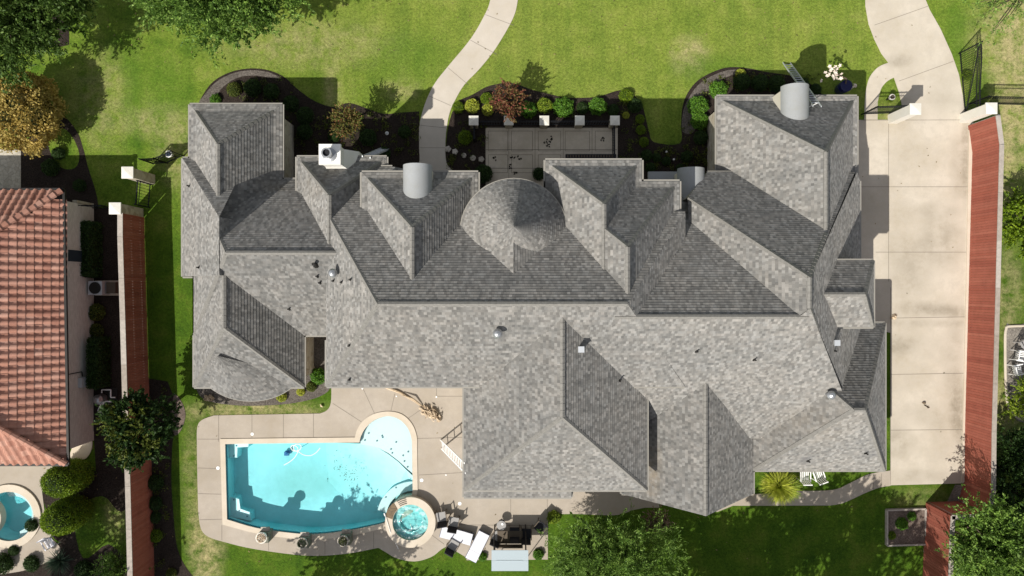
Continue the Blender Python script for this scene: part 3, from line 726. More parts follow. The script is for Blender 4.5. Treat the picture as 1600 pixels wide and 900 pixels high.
# ------------------------------------------------------------------ pool
pool = thing('swimming_pool', (ux(500), uy(760), 0), 'turquoise swimming pool with pale coping and a round shallow end beside the spa', 'pool')
def inset(P, d):
    n = len(P); out = []
    for i in range(n):
        a, b, c = (Vector((*P[(i+k) % n], 0)) for k in (-1, 0, 1))
        t = ((b-a).normalized() + (c-b).normalized()); t.normalize(); nn = Vector((-t.y, t.x, 0)); out.append((b.x+nn.x*d, b.y+nn.y*d))
    return out
area = sum(POOL[i][0]*POOL[(i+1) % len(POOL)][1]-POOL[(i+1) % len(POOL)][0]*POOL[i][1] for i in range(len(POOL)))
sg_ = 1 if area > 0 else -1
DEP = -1.2
b_ = MB().poly(POOL, DEP); n = len(POOL)
build('basin_floor', b_, PFLOOR, pool)
w_m = MB(); w_m.add([(x,y,.0) for x, y in POOL]+[(x,y,DEP-.02) for x, y in POOL], [(i, (i+1) % n, n+(i+1) % n, n+i) for i in range(n)]); build('basin_wall', w_m, PFLOOR, pool)
t_m = MB(); IN = inset(POOL, sg_*.012); t_m.add([(x,y,.0) for x, y in IN]+[(x,y,-.2) for x, y in IN], [(i, (i+1) % n, n+(i+1) % n, n+i) for i in range(n)]); build('tile_band', t_m, TILE, pool)
OUTP = inset(POOL, -sg_*.03)
wt = MB().poly(OUTP, -.075); lo = MB().poly(OUTP, DEP-.3)
wt.add(lo.v, [tuple(reversed(f)) for f in lo.f]); wt.add([(x,y,-.075) for x, y in OUTP]+[(x,y,DEP-.3) for x, y in OUTP], [(i, (i+1) % n, n+(i+1) % n, n+i) for i in range(n)])
build('water', wt, WATER, pool)
cp = MB().poly(COPE, .075, [POOL], .09); build('coping', cp, COPING, pool)
# shallow ledge at the round end, one step down, then the floor slopes
le = [(562,695)] + smooth([(562,691),(564.5,681),(572,668),(586,656),(606,650),(624,655),(637,668),(643,684),(644,700)], 4) + [(644.5,742),(634,733),(622,722),(605,709),(585,699)]
ledge = inset(gp(le), 0); build('shallow_ledge', MB().poly(ledge, -.22, (), 1.25), LEDGE, pool)
st = [(562,697),(585,701),(604,712),(621,725),(633,737),(644.7,750),(644.7,744),(622,722),(600,705),(562,694)]
sl = MB(); A_ = gp([(560,695),(585,700),(604,711),(621,724),(633,736),(644.6,747)]); B_ = gp([(520,698),(530,735),(552,765),(580,785),(607,790),(641,774)])
for i in range(5): sl.add([(*A_[i],-.35),(*A_[i+1],-.35),(*B_[i+1],-1.0),(*B_[i],-1.0)], [(0,1,2,3)])
C_ = gp([(500,699),(505,760),(540,800),(580,812),(606,800),(641,776)])
for i in range(5): sl.add([(*B_[i],-1.0),(*B_[i+1],-1.0),(*C_[i+1],-1.2),(*C_[i],-1.2)], [(0,1,2,3)])
build('sloping_floor', sl, PFLOOR, pool)
for i, P in enumerate(([(353,693.5),(385,693.5),(384,701),(367,702),(366,718),(353,718)], [(354,780),(366,782),(368,800),(386,806),(388,818),(355.5,811)])):
    build('corner_bench', MB().poly(gp(P), -.45, (), 1.0), PFLOOR, pool)
for i, P in enumerate(([(363,694),(384,694),(383,700.5),(366,701.5),(365.5,717),(363,717)], [(365.5,783),(369,783),(371,798.5),(386,804),(385,807),(366,801.5)])):
    build('bench_edge', MB().poly(gp(P), -.43, (), .01), LSTEP, pool)
ring_s = [(SPX + 2.02*math.cos(math.radians(t)), SPY + 2.02*math.sin(math.radians(t))) for t in range(72, 176, 8)] + [(SPX + 1.5*math.cos(math.radians(t)), SPY + 1.5*math.sin(math.radians(t))) for t in range(170, 68, -8)]
build('spa_bench', MB().poly(ring_s, -.42, (), 1.1), LEDGE, pool)
for px, py in [(575,678),(569,689),(596,682),(588,690),(610,703),(597,684.5),(618,692),(612,709),(637,707),(629,713),(631,722),(636,731),(637,754),(617,765),(601,780),(365,699),(381,694.5),(361,715),(369,802),(382,810.5),(361,784),(595,802)]:
    build('marker_tile', MB().lathe((ux(px), uy(py), -.20 if py < 733 and px > 500 else -.415), [(.045,0),(.045,.012)], 8), TILE, pool)
# skimmer lids set in the deck
for px, py, r, l in [(394.5,678,.09,'white round lid in the deck above the upper left of the pool'),(341,731,.1,'white round lid in the deck left of the pool'),(659,750,.1,'white round lid in the deck right of the pool near the spa'),(718.5,786.5,.1,'white round lid in the deck beside the two grey seat chairs'),
                     (697,742,.045,'small white cap in the deck between pool and roof edge'),(682,620,.05,'small white cap in the deck near the inner corner of the roof'),(619.5,619,.04,'small white cap in the deck beside the dry palm frond'),(566.5,607,.05,'small white cap in the deck at the roof edge')]:
    build('deck_lid', MB().lathe((ux(px), uy(py), .03), [(r,0),(r,.012),(r*.8,.018)], 16), WHITE, label=l, cat='lid')
# spa
spa = thing('round_spa', (SPX, SPY, 0), 'raised round spa with pale ring wall and swirling water beside the pool', 'spa')
SR, SW_, SZ = 1.4, .99, .5
w = 64; sm = MB()
def rg(r, z): return [(SPX+r*math.cos(2*math.pi*i/w), SPY+r*math.sin(2*math.pi*i/w), z) for i in range(w)]
for a, b in ((rg(SR-.04,-.9), rg(SR-.04,SZ-.07)), (rg(SR-.04,SZ-.07), rg(SR,SZ-.07)), (rg(SR,SZ-.07), rg(SR,SZ)), (rg(SR,SZ), rg(SW_,SZ)), (rg(SW_,SZ), rg(SW_,.05))):
    sm.add(a+b, [(i, (i+1) % w, w+(i+1) % w, w+i) for i in range(w)])
build('ring_wall', sm, COPING, spa)
fm = MB().lathe((SPX,SPY,0), [(SW_,.1),(SW_,.2),(.62,.2),(.60,.06)], 48, close=False); fm.add(rg(.61,.062), [tuple(range(w))]); build('seat_and_floor', fm, mat('spa_plaster', (.34,.62,.62), .6), spa)
SPW = m_water('spa_water', 1.1, (.2,.82,.84), .06)
sw = MB().lathe((SPX,SPY,0), [(SW_+.01,.045),(SW_+.01,SZ-.1)], 48); build('water', sw, SPW, spa)
def m_foam():
    m = mat('foam', (.85,.9,.9), .6); t = NT(m); p = t.coord(geo=True)
    mp = t.n('ShaderNodeMapping'); mp.inputs['Location'].default_value = (-SPX, -SPY, 0); t.l(p, mp.inputs[0])
    wv = t.n('ShaderNodeTexWave', wave_type='RINGS'); wv.inputs['Scale'].default_value = .8; wv.inputs['Distortion'].default_value = 9; wv.inputs['Detail'].default_value = 4; wv.inputs['Detail Scale'].default_value = 1.6
    t.l(mp.outputs[0], wv.inputs['Vector'])
    n = t.noise(p, 3.2, 5, .7)
    a = t.math('MULTIPLY', t.ramp(wv.outputs['Fac'], [(.45, (0,)*3), (.95, (1,)*3)]), t.ramp(n, [(.42, (0,)*3), (.68, (.6,)*3)]))
    t.l(a, t.b.inputs['Alpha']); return m
build('foam', MB().lathe((SPX,SPY,0), [(SW_-.05,SZ-.085),(0.001,SZ-.084)], 48, close=False), m_foam(), spa)
sp = MB()
for k in range(4):
    a0, a1 = math.radians(100), math.radians(122); r = SR-.32+.1*k
    P = [(SPX+r*math.cos(a0+(a1-a0)*i/6), SPY+r*math.sin(a0+(a1-a0)*i/6), SZ+.012) for i in range(7)]
    for i in range(6): sp.beam(P[i], P[i+1], .035, .02)
build('spillway_grate', sp, DARKMET, spa)
sp = MB().poly([(SPX+r*math.cos(math.radians(t)), SPY+r*math.sin(math.radians(t))) for r, ts in ((SR+.04, range(130, 172, 6)), (SW_+.02, range(170, 128, -6))) for t in ts], SZ+.02, (), .03)
build('spillway', sp, m_stone('wet_stone', (.22,.16,.1), (.12,.09,.06), (.1,.08,.06), 3), spa)
# pole lying across the spa
pl = MB().path([(ux(604),uy(799),.56),(ux(612),uy(825),.54),(ux(623),uy(857),.10)], .016, 6); pl.tube((ux(603),uy(797),.56),(ux(604.5),uy(801),.56),.04); build('pool_pole', pl, WHITE, label='thin white pole lying across the left rim of the spa', cat='pole')
# pool cleaner with its floating hose
cl = thing('pool_cleaner', (ux(440), uy(714), -.3), 'blue pool cleaner with curling white hose near the top of the pool', 'pool cleaner')
bm = MB().box(ux(436), ux(443), uy(718), uy(712), -1.1, -.92).box(ux(437), ux(445), uy(715), uy(710.5), -1.14, -1.0).tube((ux(440),uy(714),-.95),(ux(441),uy(713),-.8),.05); build('body', bm, mat('blue_plastic', (.02,.12,.3), .4), cl)
hp = smooth([(443,727),(452,722),(460,715),(465,706),(464,699),(457,696),(454,700),(459,705),(468,703),(470,697),(464,694),(458,698),(460,704),(466,706),(474,711),(485,712),(494,707),(500,700)], 5)
build('hose', MB().path([(ux(a),uy(b),-.06) for a, b in hp], .022, 6), WHITE, cl)
# fallen leaves on the pool floor
lf = MB()
for i in range(90):
    x = ux(535+rng.gauss(0,16)); y = uy(745-(0)+rng.gauss(0,11)); a = rng.random()*3.14; l = .03+rng.random()*.07
    z = -1.17; d = Vector((math.cos(a), math.sin(a), 0))*l; s = Vector((-d.y, d.x, 0))*.3; c = Vector((x,y,z))
    if x < ux(505): lf.add([c-d, c+s, c+d, c-s], [(0,1,2,3)])
for i in range(70):
    px = 520+rng.random()*40; py = 722+(px-520)*.75+rng.gauss(0,9); c = Vector((ux(px),uy(py),-.07)); a = rng.random()*3.14; l = .02+rng.random()*.08
    d = Vector((math.cos(a), math.sin(a), 0))*l; s = Vector((-d.y, d.x, 0))*.22; lf.add([c-d, c+s, c+d, c-s], [(0,1,2,3)])
build('floating_leaves', lf, mat('wet_leaf', (.05,.09,.06), .7), kind='stuff', label='small dark fallen leaves drifting in the pool', cat='leaves', origin=(0,0,0))

# scupper pedestals with round planters along the south rim of the pool
for (qx, qy, px, py, leaf, l) in ((419,833,408.5,837.5,TAN,'dried brown plant'),(480,841,472.5,846,L_DK,'dark green plant'),(544,837,535.5,843,L_OLIVE,'olive plant')):
    t = thing('planter_pedestal', (ux(qx), uy(qy), 0), {408.5:'stone pedestal with water spout at the pool rim under the left planter',472.5:'stone pedestal with water spout at the pool rim under the middle planter',535.5:'stone pedestal with water spout at the pool rim under the right planter'}[px], 'pedestal', 'pedestals along the pool rim')
    x, y = ux(qx), uy(qy)
    build('column', MB().box(x-.27, x+.27, y-.28, y+.28, .0, .78), m_stone('grey_green_stone', (.2,.2,.15), (.13,.14,.11), (.15,.14,.12), 4), t)
    build('spout', MB().box(x-.24, x+.24, y+.2, y+.5, .42, .5), ROCK, t)
    z = .78; X, Y = ux(px, 1.15), uy(py, 1.15); X = x + (X-x)*.55; Y = y + (Y-y)*.55
    t2 = thing('round_planter', (X, Y, z), {408.5:'round cream planter of dried brown stems at the left of the pool rim',472.5:'round planter of dark green leaves on the middle pedestal of the pool rim',535.5:'round planter of olive leaves on the right pedestal nearest the spa'}[px], 'planter', 'planters along the pool rim')
    build('pot', MB().lathe((X,Y,z), [(.14,0),(.2,.05),(.3,.36),(.31,.4),(.25,.4),(.24,.33),(.001,.32)], 24, close=False), CREAM if px < 420 else ROCK, t2)
    pm = MB()
    for i in range(150):
        a = rng.random()*6.28; r = .25*math.sqrt(rng.random()); c = Vector((X+r*math.cos(a), Y+r*math.sin(a), z+.38+rng.random()*.12)); d = Vector((rng.gauss(0,1), rng.gauss(0,1), .5)).normalized()*.06; s = d.orthogonal().normalized()*.02
        pm.add([c-d, c+s, c+d, c-s], [(0,1,2,3)])
    build('plant', pm, leaf, t2)

# ------------------------------------------------------------------ fences
def polyline(pts, z): return [Vector((ux(a, z), uy(b, z), 0)) for a, b in pts]
def board_fence(name, label, pts, z=2.4, side=1, capw=.24):
    P = polyline(pts, z); t = thing(name, tuple(P[len(P)//2]), label, 'fence')
    bm = MB(); cm = MB(); pm = MB()
    for a, b in zip(P, P[1:]):
        d = (b-a); L = d.length; d.normalize(); s = Vector((-d.y, d.x, 0))*side
        n = max(1, int(L/.145)); w = L/n
        for i in range(n):
            p = a + d*(i*w+.004); q = a + d*((i+1)*w-.004); j = rng.random()*.008; h = z - .03 + rng.random()*.01
            v = [p+s*j, q+s*j, q+s*(j+.02), p+s*(j+.02)]
            bm.add([x+Vector((0,0,.03)) for x in v]+[x+Vector((0,0,h)) for x in v], [(0,3,2,1),(4,5,6,7),(0,1,5,4),(1,2,6,5),(2,3,7,6),(3,0,4,7)])
        k = max(1, round(L/2.4)); ext = .0
        for i in range(k):
            p = a + d*(L*i/k) + s*.11; q = a + d*(L*(i+1)/k-.01) + s*.11
            cm.beam(p+Vector((0,0,z)), q+Vector((0,0,z)), capw, .04); cm.beam(p+s*.07+Vector((0,0,z-.12)), q+s*.07+Vector((0,0,z-.12)), .05, .1)
            cm.beam(p-s*.03+Vector((0,0,.35)), q-s*.03+Vector((0,0,.35)), .05, .1); cm.beam(p-s*.03+Vector((0,0,1.3)), q-s*.03+Vector((0,0,1.3)), .05, .1)
            pm.box(p.x-.05+s.x*.08, p.x+.05+s.x*.08, p.y-.05+s.y*.08, p.y+.05+s.y*.08, 0, z-.03)
    build('boards', bm, FENCE, t); build('cap_rail', cm, PALEWOOD, t); build('posts', pm, GALV, t)
    return t
board_fence('board_fence', 'red board fence along the right edge of the driveway, with a pale cap rail', [(1556,181),(1562,226),(1556,450),(1550,675),(1549,770),(1541,802)], side=1)
board_fence('board_fence', 'short red board fence jogging left behind the gravel corner', [(1541,803),(1487,805)], side=1)
board_fence('board_fence', 'red board fence running down from the jog beside the fenced vegetable bed', [(1486,806),(1484,840),(1480,960)], side=1)
board_fence('board_fence', 'dark red board fence between the left neighbour and the narrow side lawn', [(191,333),(191,370),(195,500),(199,640),(203,760),(208,960)], side=-1, capw=.28)
# masonry piers
def pier(label, px, py, w, z, m=STONE, base=None, group=None):
    x, y = ux(px, z), uy(py, z); t = thing('stone_pier', (x, y, 0), label, 'pier', group)
    build('shaft', MB().box(x-w/2, x+w/2, y-w/2, y+w/2, 0, z-.1), m, t)
    c = MB().box(x-w/2-.05, x+w/2+.05, y-w/2-.05, y+w/2+.05, z-.1, z-.02).frustum((x-w/2-.05,x+w/2+.05,y-w/2-.05,y+w/2+.05,z-.02), (x-.02,x+.02,y-.02,y+.02,z+.05))
    build('cap', c, CREAM, t); return t, x, y
pier('cream stone gate pier left of the driveway', 1431, 170, .5, 2.4, CREAM)
pier('cream stone gate pier right of the driveway at the end of the red fence', 1550, 169, .5, 2.4, CREAM)
pier('upper cream stone pier of the left side gate', 198.5, 269.5, .52, 2.5)
pier('lower cream stone pier at the top of the left red fence', 179, 325.5, .52, 2.5)
pg = 'cream capped piers of the front patio railing'
for px, l in ((740,'leftmost small pier of the front patio railing'),(795,'small patio pier half hidden under the red flowering tree'),(850.5,'middle small pier of the front patio railing'),(906,'second small pier from the right on the front patio railing'),(961,'rightmost small pier of the front patio railing')):
    pier(l, px, 188, .42, 1.15, STONE, group=pg)
# low wing walls
build('stone_wall', MB().box(ux(1397), ux(1432)-.7, uy(188), uy(180), 0, .5), CREAM, label='low cream wall at the foot of the left driveway pier', cat='wall')
def railing(name, label, a, b, h, step=.13, scroll=0, cat='fence', posts=True, h2=None):
    A, B = Vector((*a, 0)), Vector((*b, 0)); d = B-A; L = d.length; d.normalize(); t = thing(name, tuple((A+B)/2), label, cat)
    h2 = h if h2 is None else h2
    H_ = lambda s: h + (h2-h)*(1-math.cos(math.pi*s))/2
    rm = MB(); n = 10
    for i in range(n):
        p, q = A + d*L*i/n, A + d*L*(i+1)/n
        rm.beam(p+Vector((0,0,H_(i/n))), q+Vector((0,0,H_((i+1)/n))), .05, .04); rm.beam(p+Vector((0,0,H_(i/n)-.28)), q+Vector((0,0,H_((i+1)/n)-.28)), .035, .03)
    rm.beam(A+Vector((0,0,.15)), B+Vector((0,0,.15)), .045, .04)
    if scroll: rm.beam(A+Vector((0,0,.2)), B+Vector((0,0,h2-.1)), .04, .04)
    pm = rm; k = int(L/step)
    for i in range(k+1):
        p = A + d*(L*i/k); pm.tube(p+Vector((0,0,.05)), p+Vector((0,0,H_(i/k)+(.1 if i % 2 else .02))), .013, .013, 4)
    build('bars', pm, IRON, t)
    if posts:
        for p, hh in ((A, h), (B, h2)): build('post', MB().tube(p, p+Vector((0,0,hh+.12)), .04, .04, 8), IRON, t)
    return t
G_ = lambda px, py: (ux(px), uy(py))
railing('iron_gate', 'tall black iron gate swung open on the grass beside the driveway', G_(1506,178), G_(1498,84), 1.45, .12, 1, 'gate', h2=1.95)
railing('iron_gate', 'black iron side gate standing open over the grass left of the house', G_(262,255), G_(240,256), 1.5, .13, 1, 'gate')
railing('iron_fence', 'black iron railing from the house corner to the left driveway pier', G_(1346,179), G_(1396,177), 1.75, .12)
railing('iron_fence', 'black iron railing running right from the right driveway pier', (ux(1550,2.4)+.3, uy(164)+.05), (ux(1640), uy(165)), 1.6, .13)
railing('iron_fence', 'black iron railing between the two left side piers', (ux(198.5,2.5)+.05, uy(269,2.5)-.3), (ux(179,2.5)+.6, uy(325,2.5)+.3), 1.5, .15)
railing('iron_fence', 'short black iron railing between the side gate and the left wing of the house', G_(262,255), G_(287,244), 1.5, .13)
railing('iron_fence', 'thin black iron railing from the neighbour house to the lower pier', (ux(110), uy(325)), (ux(182), uy(326)), 1.5, .2)
xs = [ux(p,1.15) for p in (740,795,850.5,906,961)]; yy = uy(188,1.15)
for i, l in enumerate(('black iron railing at the left end of the front patio','black iron railing behind the red flowering tree','black iron railing right of the middle patio pier','black iron railing at the right end of the front patio')):
    railing('patio_railing', l, (xs[i]+.22, yy), (xs[i+1]-.22, yy), .95, .14, posts=False, cat='railing')
railing('patio_railing', 'black iron railing down the right side of the front patio', (xs[4], yy-.25), (xs[4]+.02, uy(262)), .95, .14, cat='railing')
railing('patio_railing', 'black iron railing down the left side of the front patio', (xs[0], yy-.25), (xs[0]+.02, uy(222)), .95, .14, cat='railing')

# ------------------------------------------------------------------ neighbour's tiled house
CLAY = m_island('clay_tile', [(.35,.168,.118), (.40,.21,.155), (.30,.14,.10), (.44,.25,.19)], .8, .3, 4)
nh = thing('tiled_house', (-27, -2, 0), 'left neighbour house with a salmon barrel tile roof and pale brick wall', 'house')
def tile_face(name, pts, tw=.40, tl=.36, parent=nh):
    P = [Vector(p) for p in pts]; n = (P[1]-P[0]).cross(P[2]-P[0]).normalized()
    if n.z < 0: n = -n
    u = Vector((0,0,1)).cross(n).normalized(); v = n.cross(u).normalized(); O = P[0]
    Q = [((p-O).dot(u), (p-O).dot(v)) for p in P]
    bm = MB().add([p-n*.16 for p in P], [tuple(range(len(P)))]); build('roof_deck', bm, DARKMET, parent)
    def inside(x, y):
        c = False
        for i in range(len(Q)):
            (x0,y0),(x1,y1) = Q[i], Q[(i+1) % len(Q)]
            if (y0 > y) != (y1 > y) and x < (x1-x0)*(y-y0)/(y1-y0)+x0: c = not c
        return c
    mb = MB(); X0, X1 = min(q[0] for q in Q), max(q[0] for q in Q); Y0, Y1 = min(q[1] for q in Q), max(q[1] for q in Q)
    base = P[0].z
    for j in range(int((Y1-Y0)/tl)+1):
        for i in range(int((X1-X0)/tw)+1):
            x, y = X0+(i+.5)*tw, Y0+j*tl
            if not inside(x, y+tl*.5): continue
            if (O+u*x+v*y).x < -34: continue
            k = 6; jx = rng.gauss(0,.006); jz = rng.random()*.008; vs = []
            for yy_, lift in ((-.03, .035+jz), (tl+.02, .0)):
                for a in range(k+1):
                    s = a/k; xx = (s-.5)*tw*.99
                    hgt = .085*math.sin(math.pi*min(1, s/.72)) if s < .72 else -.012*math.sin(math.pi*(s-.72)/.28)
                    vs.append(O+u*(x+xx+jx)+v*(y+yy_)+n*(hgt+lift))
            fs = [(a, a+1, k+2+a, k+1+a) for a in range(k)]
            vs += [q - n*.03 for q in vs[:k+1]]
            fs += [(a+1, a, 2*(k+1)+a, 2*(k+1)+a+1) for a in range(k)]
            mb.add(vs, fs)
    return build(name, mb, CLAY, parent)
ze = 3.3; ex, ny, sy = ux(97,ze), uy(298,ze), uy(724,ze); ex2 = ux(104,ze)
zr_ = ze+.75*5.2; R1, R2 = (-28.5, ny-5.2, zr_), (-28.5, sy+5.2, zr_)
NE_, SE_ = (ex, ny, ze), (ex2, sy, ze); NW_, SW__ = (-34.2, ny, ze), (-34.2, sy, ze)
tile_face('roof', [NE_, R1, R2, SE_]); tile_face('roof', [NW_, (-34.2, ny-5.2, zr_), R1, NE_]); tile_face('roof', [SE_, R2, (-34.2, sy+5.2, zr_), SW__])
hm = MB()
for a, b in ((NE_, R1), (SE_, R2), (R1, R2)):
    a, b = Vector(a), Vector(b); d = (b-a).normalized(); L = (b-a).length; k = int(L/.36)
    for i in range(k):
        p = a+d*(L*i/k)+Vector((0,0,.07)); q = a+d*(L*(i+1)/k+.03)+Vector((0,0,.05)); hm.tube(p, q, .17, .13, 8)
build('hip_tiles', hm, CLAY, nh)
NBRICK = mat('pale_brick', (.5,.44,.36), .9); t_ = NT(NBRICK); p_ = t_.coord(geo=True)
bk = t_.n('ShaderNodeTexBrick'); bk.inputs['Scale'].default_value = 1; bk.inputs['Brick Width'].default_value = .22; bk.inputs['Row Height'].default_value = .075; bk.inputs['Mortar Size'].default_value = .008
bk.inputs['Color1'].default_value = (.62,.575,.51,1); bk.inputs['Color2'].default_value = (.50,.455,.395,1); bk.inputs['Mortar'].default_value = (.5,.47,.42,1)
mp_ = t_.n('ShaderNodeCombineXYZ'); sp_ = t_.n('ShaderNodeSeparateXYZ'); t_.l(p_, sp_.inputs[0]); t_.l(sp_.outputs[1], mp_.inputs[0]); t_.l(sp_.outputs[2], mp_.inputs[1]); t_.l(mp_.outputs[0], bk.inputs['Vector']); t_.col(bk.outputs['Color'])
build('wall', MB().box(-34, -23.45, sy+.5, ny-.45, -.1, ze-.12), NBRICK, nh)
gm = MB(); gm.beam((ex+.09, ny+.05, ze-.02), (ex2+.09, sy-.05, ze-.02), .12, .12); gm.beam((-34, ny+.08, ze-.02), (ex+.09, ny+.08, ze-.02), .12, .12); gm.beam((-34, sy-.08, ze-.02), (ex2+.09, sy-.08, ze-.02), .12, .12)
build('gutter', gm, DARKMET, nh)
wx = -23.45
for y0, y1, z0, z1 in ((uy(409,1.8), uy(391,1.8), 1.1, 2.5),):
    f = build('window', MB().box(wx-.02, wx+.06, y0-.05, y1+.05, z0-.05, z1+.05), FRAMEW, nh); build('pane', MB().box(wx+.0, wx+.07, y0, y1, z0, z1), GLASS, f)
build('meter_box', MB().box(wx, wx+.22, uy(604,1), uy(589,1), .9, 1.5), ALU, nh)
build('conduit', MB().path([(wx+.06, uy(589,1)+.05, 1.2), (wx+.06, uy(580,1), 1.25), (wx+.06, uy(580,1), 2.9)], .025, 6), DARKMET, nh)
build('stone_wall', MB().box(-23.45, ux(140), uy(322), uy(318), 0, 1.6), STONE, label='short stone wall at the top right corner of the tiled house', cat='wall')
# neighbour's pool and its raised spa
npl = thing('round_pool', (NSP[0], NSP[1], 0), 'small round turquoise pool on the left neighbour patio', 'pool')
n = len(NPOOL); wm = MB().add([(x,y,.1) for x, y in NPOOL]+[(x,y,-1.2) for x, y in NPOOL], [(i, (i+1) % n, n+(i+1) % n, n+i) for i in range(n)]).poly(NPOOL, -1.2); build('basin', wm, PFLOOR, npl)
build('water', MB().lathe((NSP[0],NSP[1],0), [(1.4,-1.5),(1.4,-.02)], 40), WATER, npl)
bn = MB().poly([(NSP[0]+r*math.cos(math.radians(t)), NSP[1]+r*math.sin(math.radians(t))) for r, ts in ((1.37, range(-75, 110, 8)), (1.02, range(105, -78, -8))) for t in ts], -.3, (), .8); build('bench', bn, LEDGE, npl)
ns = thing('raised_spa', (ux(-22), uy(806), 0), 'edge of a raised round spa beside the neighbour round pool', 'spa')
build('ring_wall', MB().lathe((ux(-22),uy(806),0), [(1.15,0),(1.15,.45),(.8,.45),(.8,.3)], 40, close=False), COPING, ns); build('water', MB().lathe((ux(-22),uy(806),0), [(.8,-.2),(.8,.3)], 32), SPW, ns)

# ------------------------------------------------------------------ foliage
def norm(a): return a/np.maximum(np.linalg.norm(a, axis=1, keepdims=True), 1e-9)
def leaf_quads(c, ax, l, w, R=NR):
    """c, ax: (n,3); rhombic leaves of length l, width w"""
    n = len(c); rnd = norm(R.normal(size=(n,3))); s = norm(np.cross(ax, rnd)); L = (l*(.7+.6*R.rand(n)))[:,None]; W = (w*(.7+.6*R.rand(n)))[:,None]
    v = np.empty((n,4,3)); v[:,0] = c - ax*L*.5; v[:,1] = c + s*W*.5 - ax*L*.05; v[:,2] = c + ax*L*.5; v[:,3] = c - s*W*.5 - ax*L*.05
    return v.reshape(-1,3)
def mesh_np(name, V, m, parent=None, extra=None, origin=(0,0,0), **kw):
    """V: quads as (4n,3); extra: an MB with further faces using the second material"""
    off = OFF[parent.name] if parent else Vector(origin); n = len(V)//4
    ev = np.array(extra.v, dtype=float) if extra and extra.v else np.zeros((0,3)); ef = extra.f if extra else []
    A = np.vstack([V, ev]) - np.array(off)[None,:]
    tot = [4]*n + [len(f) for f in ef]; idx = np.concatenate([np.arange(4*n)] + [np.array(f)+4*n for f in ef]) if ef else np.arange(4*n)
    me = bpy.data.meshes.new(name); me.vertices.add(len(A)); me.vertices.foreach_set('co', A.ravel())
    me.loops.add(len(idx)); me.loops.foreach_set('vertex_index', idx.astype(np.int32))
    me.polygons.add(len(tot)); st = np.concatenate([[0], np.cumsum(tot)[:-1]]).astype(np.int32); me.polygons.foreach_set('loop_start', st); me.polygons.foreach_set('loop_total', np.array(tot, dtype=np.int32))
    for q in (m if isinstance(m, list) else [m]): me.materials.append(q)
    if isinstance(m, list) and ef: me.polygons.foreach_set('material_index', np.array([0]*n+[1]*len(ef), dtype=np.int32))
    me.update(calc_edges=True); o = bpy.data.objects.new(name, me); SC.collection.objects.link(o)
    if parent: o.parent = parent
    else: o.location = off
    OFF[o.name] = off; meta(o, **kw); return o
def crown_leaves(c, rad, clumps, shoots, per, leaf, slen, low=-.25, spread=.75, up=.35, R=NR, hollow=.55):
    c = np.array(c); rad = np.array(rad); out = []; cl = []
    k = 0
    while k < clumps:
        d = norm(R.normal(size=(1,3)))[0]
        if d[2] < low: continue
        f = hollow + (1-hollow)*R.rand()**.6; f *= .9 + .2*math.sin(3*math.atan2(d[1], d[0])+k % 3)
        cc = c + d*rad*f*.88; cl.append(cc)
        st = cc + R.normal(size=(shoots,3))*slen*.28
        dr = norm(d[None,:]*spread + norm(R.normal(size=(shoots,3)))*.85 + np.array([0,0,up]))
        L = slen*(.5+.8*R.rand(shoots))
        t = R.rand(shoots, per)
        P = st[:,None,:] + dr[:,None,:]*(L[:,None]*t)[:,:,None] + R.normal(size=(shoots,per,3))*slen*.045
        ax = norm((dr[:,None,:]*.9 + R.normal(size=(shoots,per,3))*.55).reshape(-1,3))
        out.append(leaf_quads(P.reshape(-1,3), ax, leaf[0], leaf[1], R)); k += 1
    return np.vstack(out), cl
def tree(label, base, c, rad, m, clumps=60, shoots=14, per=22, leaf=(.16,.07), slen=.9, trunk=.22, name='broadleaf_tree', cat='tree', group=None, under=0, **kw):
    """base: (x,y) of the trunk; c: crown centre; rad: crown radii"""
    t = thing(name, (base[0], base[1], 0), label, cat, group)
    V, cl = crown_leaves(c, rad, clumps, shoots, per, leaf, slen, **kw)
    if under:
        W_, _ = crown_leaves((c[0], c[1], c[2]-rad[2]*.35), (rad[0]*.86, rad[1]*.86, rad[2]*.6), under, 12, 22, (.22,.12), .7, low=-1, hollow=.1)
        V = np.vstack([V, W_])
    mesh_np('crown', V, m, t)
    tm = MB(); b = Vector((base[0], base[1], 0)); C_ = Vector(c); f = b.lerp(C_, .55); f.z = max(f.z, c[2]*.45)
    tm.path([b-Vector((0,0,.1)), b+Vector((.03,.02,f.z*.4)), f], [trunk*1.25, trunk, trunk*.8], 9)
    for i in range(0, len(cl), max(1, len(cl)//22)):
        e = Vector(cl[i]); mid = f.lerp(e, .5)+Vector((rng.gauss(0,.1), rng.gauss(0,.1), .12)); tm.path([f, mid, e], [trunk*.45, trunk*.26, trunk*.08], 6)
    build('trunk', tm, BARK, t); return t
def dome_leaves(c, rad, n, leaf, R=NR, low=-.15, jit=.07, lumps=0):
    d = norm(R.normal(size=(n*2,3))); d = d[d[:,2] > low][:n]; c = np.array(c); rad = np.array(rad)
    k = 1 + jit*R.normal(size=(len(d),1))
    if lumps: k = k*(1 + lumps*np.sin(d[:,:1]*7+1)*np.cos(d[:,1:2]*6+2)*np.sin(d[:,2:3]*5))
    P = c + d*rad*k; ax = norm(np.cross(d, norm(R.normal(size=d.shape))) + d*.55)
    return leaf_quads(P, ax, leaf[0], leaf[1], R)
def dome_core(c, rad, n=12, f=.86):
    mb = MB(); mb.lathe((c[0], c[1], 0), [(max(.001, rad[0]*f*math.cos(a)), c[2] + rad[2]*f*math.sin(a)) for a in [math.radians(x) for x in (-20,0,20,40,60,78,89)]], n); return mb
LT = {'lemon':L_LEMON,'yg':L_YG,'bright':L_BR,'dark':L_DK,'olive':L_OLIVE,'green':L_HEDGE}
PROTO = {}
